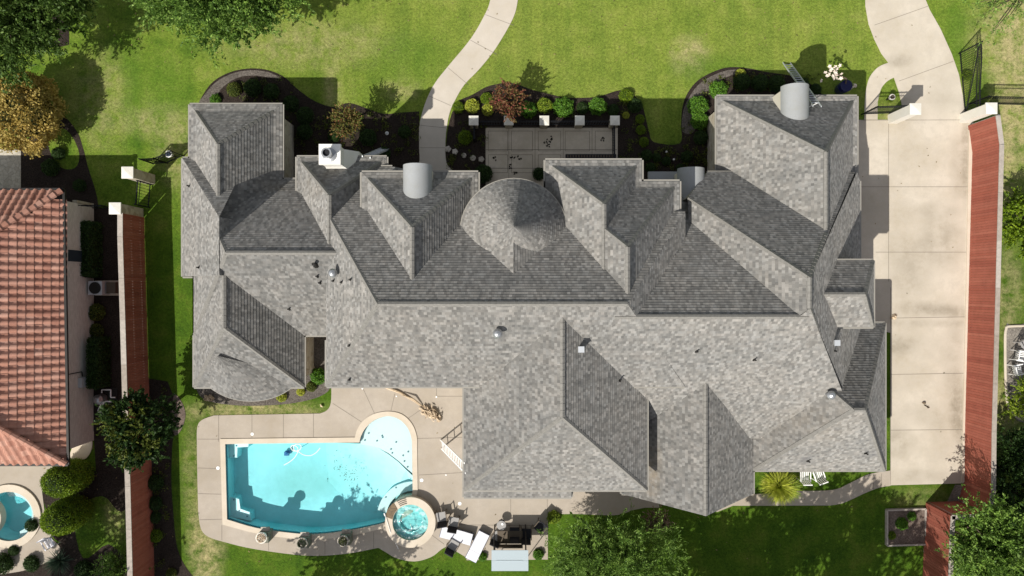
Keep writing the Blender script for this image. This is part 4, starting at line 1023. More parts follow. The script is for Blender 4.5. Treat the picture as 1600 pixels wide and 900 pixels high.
def shrub(label, px, py, r, kind='bright', hz=.9, group=None, name='round_shrub', cat='shrub'):
    """r in photo pixels; copies of one prototype per kind of leaf"""
    R_ = r*G*.95; zc = R_*.45*hz; x, y = ux(px, zc), uy(py, zc)
    if kind not in PROTO:
        c = (0,0,.45)
        V = dome_leaves(c, (1,1,1), 1500 if kind in ('bright','yg') else 1300, (.24 if kind == 'bright' else .17, .11), lumps=.16 if kind in ('bright','yg') else .06)
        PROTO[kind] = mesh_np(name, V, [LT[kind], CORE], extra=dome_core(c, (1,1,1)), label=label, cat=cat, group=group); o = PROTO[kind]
        o.location = (x, y, 0); o.scale = (R_, R_, R_*hz); o.rotation_euler = (0,0,rng.random()*6); return o
    o = PROTO[kind].copy(); SC.collection.objects.link(o); o.name = name; o.location = (x, y, 0); o.scale = (R_*(.95+rng.random()*.1), R_, R_*hz); o.rotation_euler = (0,0,rng.random()*6)
    meta(o, label, cat, group)
    if group is None and 'group' in o: del o['group']
    return o

# trees and big bushes
C3 = lambda px, py, z: (ux(px,z), uy(py,z), z)
tree('wide dark green tree crown reaching into the top left corner', (ux(20), uy(30)), C3(10,15,5), (3.7,3.3,2.2), L_OAK, 60, 26, 26, (.17,.07), 1.05, under=70, hollow=.7, up=.5)
tree('big dark green tree along the top edge right of the corner tree', (ux(370), uy(-10)), C3(352,-22,6.0), (3.7,2.7,2.4), L_FEATHER, 62, 28, 26, (.17,.065), 1.05, under=80, hollow=.7, up=.5)
tree('broad tree above the top edge beside the big dark tree', (ux(230), uy(-60)), C3(290,-12,5.4), (2.2,1.7,1.6), L_FEATHER, 34, 24, 24, (.17,.065), .95, under=40, hollow=.7, up=.5)
tree('out of frame tree shading the top of the lawn', (ux(170), uy(-140)), C3(110,-85,6.0), (3.4,2.6,2.2), L_OAK, 70, 16, 22, (.2,.1), 1.0, under=70)
V = dome_leaves((ux(26,2.6), uy(170,2.6), 1.9), (1.6,1.95,1.5), 12000, (.15,.09), jit=.06, lumps=.2, low=-.7)
t = thing('ochre_tree', (ux(26), uy(170), 0), 'round ochre leaved tree at the left edge above the stone paving', 'tree'); mesh_np('crown', V, [L_ORANGE, CORE], t, extra=dome_core((ux(26,2.6), uy(170,2.6), 1.9), (1.6,1.95,1.4), 16, .84)); build('trunk', MB().tube((ux(26,2.6),uy(170,2.6),-.1),(ux(26,2.6),uy(170,2.6),1.6),.14,.1), BARK, t)
tree('dark glossy tree standing over the left red fence', (ux(243), uy(655)), C3(220,668,3.5), (1.95,1.85,1.45), L_DK, 90, 10, 20, (.17,.10), .5, trunk=.12, low=-.1, hollow=.7)
tree('dark glossy leaves among the crown over the left fence', (ux(228), uy(664)), C3(214,672,3.9), (1.75,1.6,1.2), L_OLIVE, 40, 7, 14, (.16,.10), .42, trunk=.05, low=.1, hollow=.8)
for l, tx, ty, qx, qy in (('upper of two clipped tall evergreens beside the small round pool', 99, 752, 132, 738), ('lower of two clipped tall evergreens beside the small round pool', 99, 812, 130, 794)):
    t = thing('clipped_evergreen', (ux(qx), uy(qy), 0), l, 'evergreen'); Vs = []; ex_ = MB()
    a = np.array((ux(qx), uy(qy), .3)); b = np.array(C3(tx, ty, 3.0)); b = np.array((ux(112,3.0)-.15, uy(ty,3.0), 3.0)) if False else b
    for k in range(9):
        f = k/8; c = a+(b-a)*f*np.array([.55,.7,1]); r = 1.0-.18*abs(f-.35) - (.14 if k == 8 else 0)
        c[0] += (1-f)*-.25; Vs.append(dome_leaves(c, (r,r*.86,.62), 1900, (.085,.05), low=-.3, jit=.05)); ex_.lathe((c[0],c[1],c[2]-.35), [(r*.6,0),(r*.74,.2),(r*.74,.5),(r*.45,.78)], 14)
    mesh_np('foliage', np.vstack(Vs), [L_HEDGE, CORE], t, extra=ex_); build('trunk', MB().tube((a[0],a[1],-.1),(a[0],a[1],.6),.09), BARK, t)
tree('feathery bright green tree at the bottom edge below the house', (ux(955), uy(890)), C3(952,893,3.6), (3.1,2.7,1.7), L_FEATHER, 50, 26, 46, (.17,.034), 1.35, trunk=.18, up=.55, spread=.55, hollow=.6, under=90, name='feathery_tree')
tree('yellow green spreading tree in the bottom right corner', (ux(1575), uy(880)), C3(1572,872,3.6), (2.9,2.5,1.5), L_FEATHER, 50, 15, 28, (.16,.07), 1.0, trunk=.18, up=.2, spread=.8, hollow=.6, under=36, name='spreading_tree')
tree('rounded green bush tree just right of the red fence at the right edge', (ux(1600), uy(352)), C3(1602,355,1.7), (1.45,1.75,1.3), L_HEDGE, 55, 10, 22, (.13,.07), .55, trunk=.1, name='bushy_tree')
tree('arching green shrub inside the stone edged bed at the right edge', (ux(1604), uy(622)), C3(1604,622,.9), (1.15,1.0,.8), L_YG, 30, 10, 22, (.15,.04), .6, trunk=.05, name='arching_shrub', cat='shrub')
for i, (px, py, z, r, l) in enumerate(((1588,705,2.0,1.3,'dark bush below the arching shrub at the right edge'),(1582,765,2.2,1.35,'dark green bush right of the lower bend of the red fence'),(1520,868,1.0,.9,'low dark bush behind the jog of the red fence'))):
    tree(l, (ux(px), uy(py)), C3(px,py,z*.7), (r,r*1.1,z*.5), L_DK, 36, 10, 20, (.14,.07), .55, trunk=.06, name='dark_bush', cat='bush')
tree('thin sparse branches hanging into the top right corner', (ux(1640), uy(-40)), C3(1558,12,4.2), (1.75,1.7,.7), L_FEATHER, 26, 4, 15, (.12,.05), .75, trunk=.1, hollow=.25, low=-1, name='sparse_tree')
tree('feathery light green bush at the bottom left beside the red fence', (ux(190), uy(890)), C3(184,892,1.0), (1.15,1.0,.8), L_FEATHER, 36, 10, 20, (.12,.05), .5, trunk=.05, name='feathery_bush', cat='bush')
# trees standing south of the picture, whose shade falls into it
for px, py, z, r, l in ((1015,1120,6.5,3.4,'below the feathery tree'),(1150,1085,7,3.2,'below the gable end'),(1285,1065,7,3.0,'below the fountain grass'),(1345,1150,8,3.6,'below the vegetable bed'),(1200,1190,8,3.6,'farthest below the gable end'),(388,1092,6.0,2.9,'below the swimming pool'),(500,1190,6,2.4,'below the spa'),(1700,905,7,3.4,'right of the bottom right corner'),(1700,780,6,3.0,'right of the red fence bend'),(-60,1050,6,3.2,'below the neighbour pool'),(1085,1010,4.2,1.7,'next to the feathery tree')):
    tree('tree just outside the picture, ' + l + ', shading the ground', (ux(px), uy(py)), C3(px,py,z), (r,r*.9,r*.6), L_OAK, 60, 9, 14, (.23,.13), .9, trunk=.2, name='shade_tree', group='trees standing just outside the picture')
# crepe myrtles with reddish blossom
for px, py, r, z, m, l in ((541,190,.72,2.3,L_MYR,'small tree with red and green leaves left of the curved path'),(795,157,.92,2.0,L_RED,'crepe myrtle with red blossom above the front patio')):
    tree(l, (ux(px)-(.0), uy(py)-.25), C3(px,py,z), (r,r,r*.9), m, 30, 9, 22, (.10,.055), .42, trunk=.05, name='crepe_myrtle', up=.3)
tree('dried brown shrub with curled seed heads below the gable end', (ux(1020), uy(812)), C3(1028,812,1.5), (.85,.45,.5), L_BROWN, 22, 7, 16, (.11,.05), .45, trunk=.03, name='dried_shrub', cat='shrub')
tree('small bare brown branches behind the jog of the red fence', (ux(1505), uy(850)), C3(1512,846,1.0), (.55,.5,.25), L_BROWN, 12, 6, 14, (.16,.02), .5, trunk=.03, name='bare_shrub', cat='shrub')

# shrubs in the beds (centre and radius in photo pixels)
SH = [(738,166,11,'lemon','lemon yellow round shrub behind the leftmost patio pier'),(762,172,9,'lemon','yellow shrub between the leftmost patio pier and the red tree'),(760,154,9,'green','green shrub at the lawn edge left of the red flowering tree'),
 (716,168,9,'green','small leafy shrub at the right edge of the curved path'),(826,172,12,'bright','bright green shrub at the right foot of the red flowering tree'),(851,165,11.5,'yg','yellow green round shrub behind the middle patio pier'),
 (880,168,14.5,'bright','largest bright green shrub between the middle and the second pier from the right'),(910,169,9,'dark','small dark shrub behind the second patio pier from the right'),(934,166,13,'bright','bright green shrub between the two right patio piers'),
 (958,172,9,'dark','dark round shrub behind the rightmost patio pier'),(978,150,10.5,'green','round green shrub at the lawn edge above the rightmost pier'),(992,165,11,'dark','dark round shrub right of the green one at the lawn edge'),
 (978,180,5.5,'lemon','tiny yellow green shrub right of the rightmost patio pier'),(1000,186,7,'green','uppermost of the three small shrubs in a line right of the patio'),(1001,203,7.5,'green','middle one of the three small shrubs in a line right of the patio'),
 (1006,222,7.5,'green','lowest of the three small shrubs in a line right of the patio'),(727,215,11,'green','round green shrub between the curved path and the patio'),
 (755,272,14,'dark','dark leafy shrub at the left foot of the round turret'),(842,272,10,'dark','dark leafy shrub squeezed between turret and patio roof'),
 (1010,243,9,'dark','dark shrub just right of the middle gable corner'),(1016,262,8,'dark','dark shrub below it beside the middle gable corner'),(1026,246,7,'dark','dark little shrub in the shaded bed, left of centre'),(1041,252,7,'dark','dark little shrub in the middle of the shaded bed'),(1073,245,9,'dark','dark shrub in the shaded bed near the right wing wall'),(1062,262,6,'dark','tiny dark shrub above the small metal barrel dormer'),(1095,215,11,'dark','dark shrub against the wall of the right front wing'),
 (1090,166,15,'bright','bright green leafy shrub at the lawn edge left of the right wing'),(1093,189,13,'bright','lower bright green shrub left of the right wing'),(1122,141,13,'bright','leafy green shrub at the top left corner of the right wing'),
 (1157,116,8,'lemon','yellow tipped shrub in the bed above the right wing'),(1159,128,13,'dark','dark shrub right behind the yellow tipped one'),(1187,130,13,'dark','dark round shrub in shade above the right wing'),(1213,131,13,'dark','dark round shrub left of the ladder'),(1251,134,12,'dark','dark shrub right of the ladder by the barrel dormer'),(1274,140,9,'dark','dark shrub left of the blue pot'),
 (366,140,11,'olive','golden olive shrub in the bed above the left wing'),(337,156,8,'bright','small bright green shrub at the top left corner of the left wing'),(395,138,13,'dark','dark shrub in shade above the middle of the left wing'),(424,143,12,'dark','dark shrub above the right corner of the left wing'),
 (455,162,12,'dark','uppermost of three dark shrubs right of the left wing'),(477,181,13,'dark','middle one of three dark shrubs right of the left wing'),(476,206,12,'dark','lowest of three dark shrubs right of the left wing'),(522,214,9,'dark','low dark shrub above the chimney'),(575,215,13,'dark','dark shrub in the bed right of the small red tree'),(600,240,10,'dark','dark shrub beside the short ladder'),(632,206,10,'dark','dark shrub left of the curved path'),
 (498,588,12,'bright','bright green leafy shrub in the small courtyard'),(487,604,8,'olive','olive shrub at the mouth of the small courtyard'),(440,620,8,'lemon','left lemon yellow shrub below the bowed bay'),(470,612,6.5,'lemon','right lemon yellow shrub below the bowed bay'),
 (243,754,12,'dark','uppermost dark shrub of the row right of the left fence'),(243,786,11,'dark','second dark shrub of the row right of the left fence'),(243,808,9,'dark','third dark shrub of the row right of the left fence'),(244,837,10,'green','lowest green shrub of the row right of the left fence'),(268,896,8,'olive','little reddish olive shrub at the bottom of the left side bed'),(262,678,9,'dark','small dark shrub under the right side of the tree over the fence'),
 (151,488,13,'olive','upper ball shaped shrub beside the brick wall'),(151,517,11,'olive','lower ball shaped shrub beside the brick wall'),(50,820,10,'dark','small dark plant at the bottom right rim of the round pool'),(132,890,14,'dark','round dark shrub at the bottom left beside the spiky plant'),(5,880,16,'dark','dark shrub in the bottom left corner'),(22,860,8,'dark','small dark plant left of the folded towel chair'),(50,880,12,'dark','dark shrub between the corner and the spiky plant'),
 (92,240,10,'dark','dark shrub in the bed right of the stone paving'),(80,262,13,'dark','dark bush above the corner of the tiled roof'),(125,290,10,'dark','dark shrub in shade right of the tiled roof corner'),(1408,818,9,'bright','bright green vegetable clump in the framed bed'),(1424,806,7,'bright','small green vegetable clump at the top right of the framed bed'),(1392,836,7,'green','green vegetable clump at the left edge of the framed bed'),
 (754,870,7,'bright','small leafy plant between the angled lounger and the swing'),(841,866,8,'bright','leafy plant at the right end of the terrace'),(1510,118,8,'green','wispy weed growing behind the tall iron gate'),(1391,156,4,'green','tuft of weed by the round white lamp'),(865,808,10,'yg','yellow green leafy tip at the corner of the terrace')]
for px, py, r, k, l in SH: shrub(l, px, py, r, k)
# clipped hedges beside the neighbour wall
for l, x0, x1, y0, y1 in (('upper clipped dark hedge along the brick wall',124,152,347,431),('lower clipped dark hedge along the brick wall',135,165,530,606)):
    z = 1.25; X0, X1, Y0, Y1 = ux(x0,z), ux(x1,.5), uy(y1,z), uy(y0,z); n = 5200; P = NR.rand(n,3)*np.array([X1-X0, Y1-Y0, z])+np.array([X0,Y0,0]); f = NR.randint(0,3,n)
    P[f==0,2] = z+NR.normal(size=(f==0).sum())*.04; P[f==1,0] = X1+NR.normal(size=(f==1).sum())*.04; q = f==2; P[q,1] = np.where(NR.rand(q.sum())<.5, Y0, Y1)+NR.normal(size=q.sum())*.04
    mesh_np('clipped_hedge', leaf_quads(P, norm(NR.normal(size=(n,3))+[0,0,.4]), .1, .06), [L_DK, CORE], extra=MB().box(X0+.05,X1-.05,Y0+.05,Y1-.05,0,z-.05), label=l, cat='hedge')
# spiky plants made of blades
def blades(c, n, L, w, up, m, name, label, cat, droop=.8, lift=0):
    mb = MB(); c = Vector(c)
    for i in range(n):
        a = rng.random()*6.283; e = up[0]+(up[1]-up[0])*rng.random(); l = L*(.7+.45*rng.random()); d = Vector((math.cos(a)*math.cos(e), math.sin(a)*math.cos(e), math.sin(e))); s = Vector((-math.sin(a), math.cos(a), 0))*w
        p = c + Vector((math.cos(a), math.sin(a), 0))*.04 + Vector((0,0,lift)); pts = [p]
        for k in range(4): p = p + d*l/4; d = (d - Vector((0,0,droop*.28))).normalized(); p.z = max(p.z, .03); pts.append(p.copy())
        ws = (.7,1,.8,.5,.04); vs = [q+s*ws[k]*g_ for k, q in enumerate(pts) for g_ in (-1,1)]
        mb.add(vs, [(2*k,2*k+1,2*k+3,2*k+2) for k in range(4)])
    return build(name, mb, m, label=label, cat=cat)
blades((ux(96), uy(875), .15), 150, .85, .022, (.05,1.3), L_BLUEG, 'spiky_agave', 'round spiky blue green plant left of the dark shrub at the bottom left', 'agave', .25)
blades((ux(1210), uy(754), .3), 1100, 1.1, .02, (.5,1.45), L_LEMON, 'fountain_grass', 'yellow green fountain grass clump beside the right gable', 'ornamental grass', 1.0, .1)
blades((ux(1222), uy(757), .3), 300, .95, .018, (.5,1.4), L_YG, 'fountain_grass', 'greener tuft on the right half of the fountain grass clump', 'ornamental grass', 1.0, .12)

# ------------------------------------------------------------------ ladders
def ladder(label, foot, top, w, m=ALU, step=.3, arms=False):
    a, b = Vector(foot), Vector(top); d = (b-a); L = d.length; d.normalize(); s = d.cross(Vector((0,0,1))).normalized()*w/2; t = thing('ladder', tuple(a), label, 'ladder')
    for k in (-1, 1): build('side_rail', MB().beam(a+s*k, b+s*k, .035, .08), m, t)
    for i in range(1, int(L/step)): p = a+d*i*step; build('rung', MB().beam(p-s, p+s, .035, .028), m, t)
    if arms: build('stand_off', MB().path([b-d*.5-s*1.1, b-d*.4+s*2.2+Vector((0,-.3,-.1))], .02).lathe(tuple(b-d*.4+s*2.2+Vector((0,-.3,-.14))), [(.05,0),(.07,.06),(.03,.1)], 10), WHITE, t)
ladder('aluminium ladder leaning on the roof edge beside the right barrel dormer', (ux(1229), uy(98), 0), (ux(1277,4.6), uy(166,4.6), 4.6), .42, arms=True)
ladder('short aluminium ladder leaning behind the small left gable', (ux(602), uy(232), .0), (ux(574,3.9), uy(247,3.9), 4.2), .4)
ladder('tall white ladder leaning from the pool deck to the south roof edge', (ux(689), uy(694), .03), (ux(727,5.9), uy(730,5.9), 6.1), .48, WHITE, step=.44)

# ------------------------------------------------------------------ terrace furniture
def chair(name, label, px, py, rz, seat=GREYFAB, back=BLACK, group=None):
    t = thing(name, (0,0,0), label, 'chair', group)
    build('seat', MB().box(-.27,.27,-.26,.26,.38,.45), seat, t)
    bk_ = MB(); bk_.beam((0,.27,.45), (0,.42,1.0), .52, .05); build('backrest', bk_, back, t)
    for sx in (-1,1):
        for sy in (-1,1): build('leg', MB().beam((sx*.28,sy*.26,0), (sx*.28,sy*.24,.42 if sy > 0 else .64), .035, .035), BRONZE, t)
        build('armrest', MB().beam((sx*.29,-.28,.65), (sx*.29,.3,.65), .05, .03), BRONZE, t)
    t.location = (ux(px,.4), uy(py,.4), .032); t.rotation_euler = (0,0,rz); return t
R_ = math.radians
chair('patio_chair', 'patio chair with light grey seat nearest the spa', 690, 807, R_(190))
chair('patio_chair', 'patio chair with light grey seat touching the upper end of the straight white lounger', 709, 815, R_(170))
chair('patio_chair', 'patio chair with black back below the straight white lounger', 708, 851, R_(150), GREYFAB)
chair('patio_chair', 'black patio chair beside the small round table', 777, 837, R_(155), GREYFAB)
chair('patio_chair', 'black patio chair directly above the canopy swing on its left half', 804, 831, R_(180), BLACK)
chair('patio_chair', 'black patio chair directly above the canopy swing on its right half', 822, 833, R_(178), BLACK)
chair('patio_chair', 'turned black patio chair with pale grey edge at the right end of the terrace', 843, 823, R_(-40), BLACK, BLACK)
def lounger(label, a, b, back=0):
    A, B = Vector((*a, 0)), Vector((*b, 0)); d = B-A; L = d.length; t = thing('sun_lounger', (0,0,0), label, 'sun lounger')
    build('frame', MB().box(-.34,.34,0,L,.24,.29), mat('blue_grey_frame', (.08,.1,.16), .5), t)
    build('cushion', MB().box(-.32,.32,.03,L*.68,.29,.37), WHITEFAB, t)
    bk_ = MB(); bk_.beam((0,L*.68,.34), (0,L-.04,.34+back), .64, .08); build('backrest', bk_, WHITEFAB, t)
    for sx in (-1,1):
        for y in (.12, L-.12): build('leg', MB().box(sx*.3-.02, sx*.3+.02, y-.02, y+.02, 0, .25), DARKMET, t)
    t.location = (A.x, A.y, .032); t.rotation_euler = (0,0,math.atan2(d.y, d.x)-math.pi/2)
lounger('white cushioned sun lounger lying nearly level below the two grey chairs', (ux(688.5,.35), uy(830,.35)), (ux(738,.35), uy(843,.35)), .06)
lounger('white sun lounger set at a steep angle left of the canopy swing', (ux(757,.35), uy(832,.35)), (ux(735,.35), uy(876,.35)), -.04)
t = thing('side_table', (ux(783.5,.5), uy(820.5,.5), .03), 'small round grey table with an ashtray beside a black chair', 'table')
x, y = ux(783.5,.5), uy(820.5,.5)
build('table_top', MB().lathe((x,y,.5), [(.24,0),(.26,.02),(.26,.05),(.24,.06)], 24), GREYFAB, t); build('pedestal', MB().lathe((x,y,.03), [(.18,0),(.04,.06),(.035,.47)], 14), DARKMET, t); build('ashtray', MB().lathe((x+.05,y+.08,.56), [(.05,0),(.065,.03),(.05,.03)], 12), WHITE, t)
# canopy swing
x0, x1, yn, ys = ux(768,1.95), ux(825.5,1.95), uy(860,1.95), uy(892.5,1.95)
t = thing('canopy_swing', ((x0+x1)/2, (yn+ys)/2, 0), 'garden swing under a flat pale blue grey canopy at the bottom of the terrace', 'garden swing')
cm = MB().box(x0,x1,(yn+ys)/2,yn,1.9,1.93).box(x0,x1,ys,(yn+ys)/2-.012,1.89,1.925); cm.beam((x0+.25,(yn+ys)/2,1.94),(x1-.3,(yn+ys)/2,1.94),.03,.02); build('canopy', cm, CANOPY, t)
fm = MB()
for x in (x0+.12, x1-.12):
    fm.path([(x, yn+.75, .03), (x, yn-.1, 1.88)], .028); fm.path([(x, ys-.1, .03), (x, ys+.15, 1.88)], .028); fm.path([(x, yn+.75, .06), (x, ys, .06)], .025)
fm.path([(x0+.12,(yn+ys)/2,1.86),(x1-.12,(yn+ys)/2,1.86)], .03); build('frame', fm, DARKMET, t)
build('seat', MB().box(x0+.28,x1-.28,yn-.15,yn+.55,.42,.5), BRONZE, t); build('backrest', MB().box(x0+.28,x1-.28,yn-.25,yn-.18,.5,.95), BRONZE, t)
# dry palm frond on the pool deck
fm = MB(); pts = [(597,602),(625,613),(645,625),(661,636)]
P = [Vector((ux(a),uy(b),.12-.02*i)) for i, (a, b) in enumerate(pts)]
fm.path(P, [.09,.07,.05,.03], 7); fm.path([P[1]+Vector((.1,-.1,.15)), P[2]+Vector((.05,.1,.2)), P[3]+Vector((.05,0,.02))], [.02,.05,.02], 6)
fr = build('dry_branch', fm, TAN, label='long dry tan branch lying on the deck from under the roof edge', cat='branch')
bm = MB()
for i in range(260):
    f = rng.random(); c = Vector((ux(663+f*22), uy(640+f*12), .1)) + Vector((rng.gauss(0,.13), rng.gauss(0,.13), abs(rng.gauss(0,.1)))); d = Vector((rng.gauss(.5,.6), rng.gauss(-.5,.5), rng.gauss(.2,.4))).normalized()*(.1+rng.random()*.08); s = d.orthogonal().normalized()*.045
    bm.add([c-d, c+s, c+d, c-s], [(0,1,2,3)])
build('dry_leaf_bundle', bm, TAN, label='bundle of dry tan leaves at the end of the long branch', cat='leaf bundle')
def curl(label, px, py, s, m=TAN, n=5):
    mb = MB(); c0 = Vector((ux(px), uy(py), .05))
    for k in range(n):
        a = rng.random()*6.28; c = c0 + Vector((rng.gauss(0,s*.5), rng.gauss(0,s*.35), 0)); d = Vector((math.cos(a), math.sin(a), 0))*s*.6; q = Vector((-d.y, d.x, 0))*.45
        vs = [c-d+Vector((0,0,.02)), c-d*.4+q+Vector((0,0,s*.5)), c+d*.4+q*.8+Vector((0,0,s*.6)), c+d+Vector((0,0,.05)), c+d*.4-q*.7+Vector((0,0,s*.12)), c-d*.4-q*.6+Vector((0,0,.03))]
        mb.add(vs, [(0,1,5),(1,2,4,5),(2,3,4)])
    build('dry_leaf', mb, m, label=label, cat='dry leaf')
DRYL = m_mulch('curled_leaf', (.10,.075,.05), (.2,.15,.1))
curl('curled dry leaf lying in the middle of the lower driveway', 1447, 632, .2, DRYL, 4)
curl('pale dry leaf cluster at the shaded edge of the driveway by the tower', 1396, 495, .2, TAN, 6)
curl('dry pale leaf on the grass at the inner corner of the pool deck', 503, 634, .17, TAN, 2)
curl('clump of dry curled leaves at the left end of the bowed bay bed', 330, 622, .3, TAN, 9)
curl('white dropped leaves on the grass right of the blue pot', 1332, 134, .22, FLOWER, 5)
# navy urn with a white flowering plant
t = thing('flowering_plant', (ux(1309), uy(140), 0), 'white flowering plant in a tall navy blue pot above the right wing', 'potted plant'); X, Y = ux(1309), uy(142)
build('pot', MB().lathe((X,Y,0), [(.2,0),(.3,.3),(.33,.8),(.28,1.0),(.33,1.08),(.24,1.06)], 20), NAVY, t)
bm = MB(); C_ = Vector((ux(1305,1.7), uy(114,1.7), 1.7))
for i in range(20):
    c = C_ + Vector((rng.gauss(0,.27), rng.gauss(0,.25), rng.gauss(.0,.2))); nn = Vector((rng.gauss(0,.5), rng.gauss(0,.5), 1)).normalized(); a = nn.orthogonal().normalized(); b = nn.cross(a)
    for k in range(5):
        th = k*1.2566; e = a*math.cos(th)+b*math.sin(th); s = a*math.cos(th+1.57)+b*math.sin(th+1.57); bm.add([c, c+e*.06+s*.04+nn*.02, c+e*.12+nn*.03, c+e*.06-s*.04+nn*.02], [(0,1,2,3)])
build('blossoms', bm, FLOWER, t); build('stem', MB().path([(X,Y,.9),(X-.1,Y+.3,1.3),tuple(C_)], .04), BARK, t)
# garden lamps, buckets, stones
def lamp(name, label, px, py, r, z, cat, inner=NAVY, outer=WHITE):
    x, y = ux(px,z), uy(py,z); t = thing(name, (x,y,0), label, cat)
    build('post', MB().tube((x,y,-.05),(x,y,z*.7),.05), DARKMET, t); build('shade', MB().lathe((x,y,z*.6), [(r*.6,0),(r,z*.38),(r*.8,z*.4),(r*.7,z*.34)], 20), outer, t); build('lamp_cap', MB().lathe((x,y,z*.95), [(r*.62,0),(r*.6,z*.06+.03),(r*.3,z*.08+.06)], 16), inner, t)
lamp('garden_lamp', 'round white rimmed lamp with blue top beside the left side gate', 263, 240.5, .19, .9, 'lamp', mat('slate_blue', (.07,.10,.17), .4))
lamp('garden_lamp', 'round pale lamp on the grass wedge behind the driveway railing', 1394.5, 151.5, .17, .6, 'lamp', BRONZE, CREAM)
lamp('garden_light', 'tiny blue white light in the dark bed right of the small red tree', 604.5, 208, .1, .35, 'lamp', ALU)
for px, py, l in ((1041.5,237,'upper tiny white light in the shaded bed'),(1053,249,'lower tiny white light in the shaded bed')): lamp('garden_light', l, px, py, .055, .3, 'lamp', WHITE)
for px, py, r, l in ((700,233,.16,'pale angular stone at the right edge of the curved path'),(711,237,.15,'pale angular stone right of its neighbour in the dark bed'),(725,243,.12,'small round stone in the dark bed'),(739,247,.14,'round stepping stone second from the patio'),(752,249,.15,'round stepping stone touching the patio')):
    mb = MB(); n = 8 if r < .15 else 5; mb.lathe((ux(px),uy(py),0), [(r*1.25,0),(r*1.2,.06),(r*.9,.085)], n); build('stepping_stone', mb, ROCK, label=l, cat='stone')
mb = MB()
for i in range(17):
    x = ux(885+i*4.3); mb.box(x, x+.085, uy(244.5), uy(248), .45, .5)
t = thing('garden_bench', (ux(922), uy(247), .03), 'long dark slatted bench against the middle gable on the front patio', 'bench'); build('slats', mb, BRONZE, t); build('frame', MB().box(ux(883), ux(961), uy(250), uy(243), .36, .44), BLACK, t)
for x in (ux(885), ux(959)): build('leg', MB().box(x-.03, x+.03, uy(249), uy(244), .0, .4), BLACK, t)
mb = MB(); curlc = [(857,218),(861,221),(853,225),(860,212)]
for px, py in ((862,216),(859,221),(852,222),(857,229),(942,218),(796,260),(806,272),(812,249),(800,247),(772,249)):
    for k in range(5):
        c = Vector((ux(px)+rng.gauss(0,.07), uy(py)+rng.gauss(0,.07), .05)); a = rng.random()*3.14; d = Vector((math.cos(a), math.sin(a), .1))*.07; s = Vector((-d.y, d.x, 0))*.6; mb.add([c-d, c+s, c+d, c-s], [(0,1,2,3)])
build('fallen_leaves', mb, mat('dark_leaf', (.03,.025,.02), .9), label='scatter of small dark fallen leaves on the front patio', cat='leaves', kind='stuff', origin=(0,0,0))
# raised vegetable bed
t = thing('raised_bed', (ux(1413), uy(822), 0), 'square vegetable bed with a pale timber frame left of the lower red fence', 'garden bed')
a, b, c, d = G_(1384,796), G_(1444,794), G_(1445,849), G_(1384,851)
for p, q in ((a,b),(b,c),(c,d),(d,a)): build('timber', MB().beam((*p,.1), (*q,.1), .09, .2), PALEWOOD, t)
build('soil', MB().poly([d,c,b,a], .12, (), .1), SOIL, t)
t = MB().beam((*G_(1450,790),.06), (*G_(1444,862),.06), .1, .12); build('timber_edging', t, PALEWOOD, label='pale timber edging between the vegetable bed and the red fence', cat='edging')
# stone bed edging with white garden chairs at the right edge
ep = smooth([(1600,657),(1584,649),(1574,634),(1570.5,600),(1569.5,540),(1571,514),(1580,509.5),(1640,509)], 5)
build('bed_edging', MB().path([(ux(a),uy(b),.05) for a, b in ep], .07, 6), COPING, label='curved pale stone edging round the bed at the right edge', cat='edging')
def white_chair(label, px, py, rz, n='garden_chair', m=WHITE):
    t = thing(n, (0,0,0), label, 'chair'); sm = MB()
    for i in range(5): sm.box(-.24+i*.1, -.18+i*.1, -.24, .24, .42, .45)
    build('seat', sm, m, t); bm = MB()
    for i in range(5): bm.beam((-.21+i*.105,.25,.45), (-.21+i*.105,.38,.95), .05, .02)
    bm.beam((-.25,.38,.95),(.25,.38,.95),.05,.04); build('backrest', bm, m, t)
    for sx in (-1,1):
        build('armrest', MB().beam((sx*.27,-.26,.64),(sx*.27,.28,.64),.06,.03), m, t)
        for sy in (-1,1): build('leg', MB().beam((sx*.26,sy*.24,0),(sx*.26,sy*.24,.63),.04,.04), m, t)
    t.location = (ux(px,.4), uy(py,.4), .02); t.rotation_euler = (0,0,rz)
white_chair('upper white slatted garden chair on gravel at the right edge', 1592, 556, R_(80)); white_chair('lower white slatted garden chair on gravel at the right edge', 1588, 577, R_(100))
white_chair('grey cushioned chair above the white garden chairs at the right edge', 1600, 537, R_(30), 'garden_chair', GREYFAB)
white_chair('white garden chair just below the eave of the right rear wing', 1256, 743, R_(180)); white_chair('white garden chair tucked under the eave right of its twin', 1277, 741, R_(200))
white_chair('white and blue folding chair by the clipped evergreens', 79, 848, R_(30), 'garden_chair', WHITEFAB)
# air conditioner and pool equipment beside the tiled house
t = thing('air_conditioner', (ux(149), uy(450), 0), 'square pale air conditioner with a round fan beside the brick wall', 'air conditioner'); x, y = ux(148.5,.8), uy(450,.8)
build('cabinet', MB().box(x-.38,x+.38,y-.38,y+.38,.05,.8), ALU, t); fm = MB()
for k in range(3): fm.lathe((x,y,.815+.002*k), [(.33-.09*k,0),(.33-.09*k,.01),(.31-.09*k,.012)], 24)
build('fan_guard', fm, DARKMET, t); bm = MB()
for k in range(5): a = k*1.2566; bm.beam((x,y,.81),(x+.27*math.cos(a),y+.27*math.sin(a),.812),.1,.01)
build('fan', bm, mat('blue_grey', (.12,.2,.3), .5), t); build('pad', MB().box(x-.45, x+1.1, y-.42, y+.42, 0, .05), COPING, t); build('side_box', MB().box(x+.45, x+.95, y-.3, y+.32, .05, .5), BRONZE, t)
t = thing('pool_equipment', (ux(168), uy(625), 0), 'white pool pipes and round grey filter left of the dark tree', 'pool equipment')
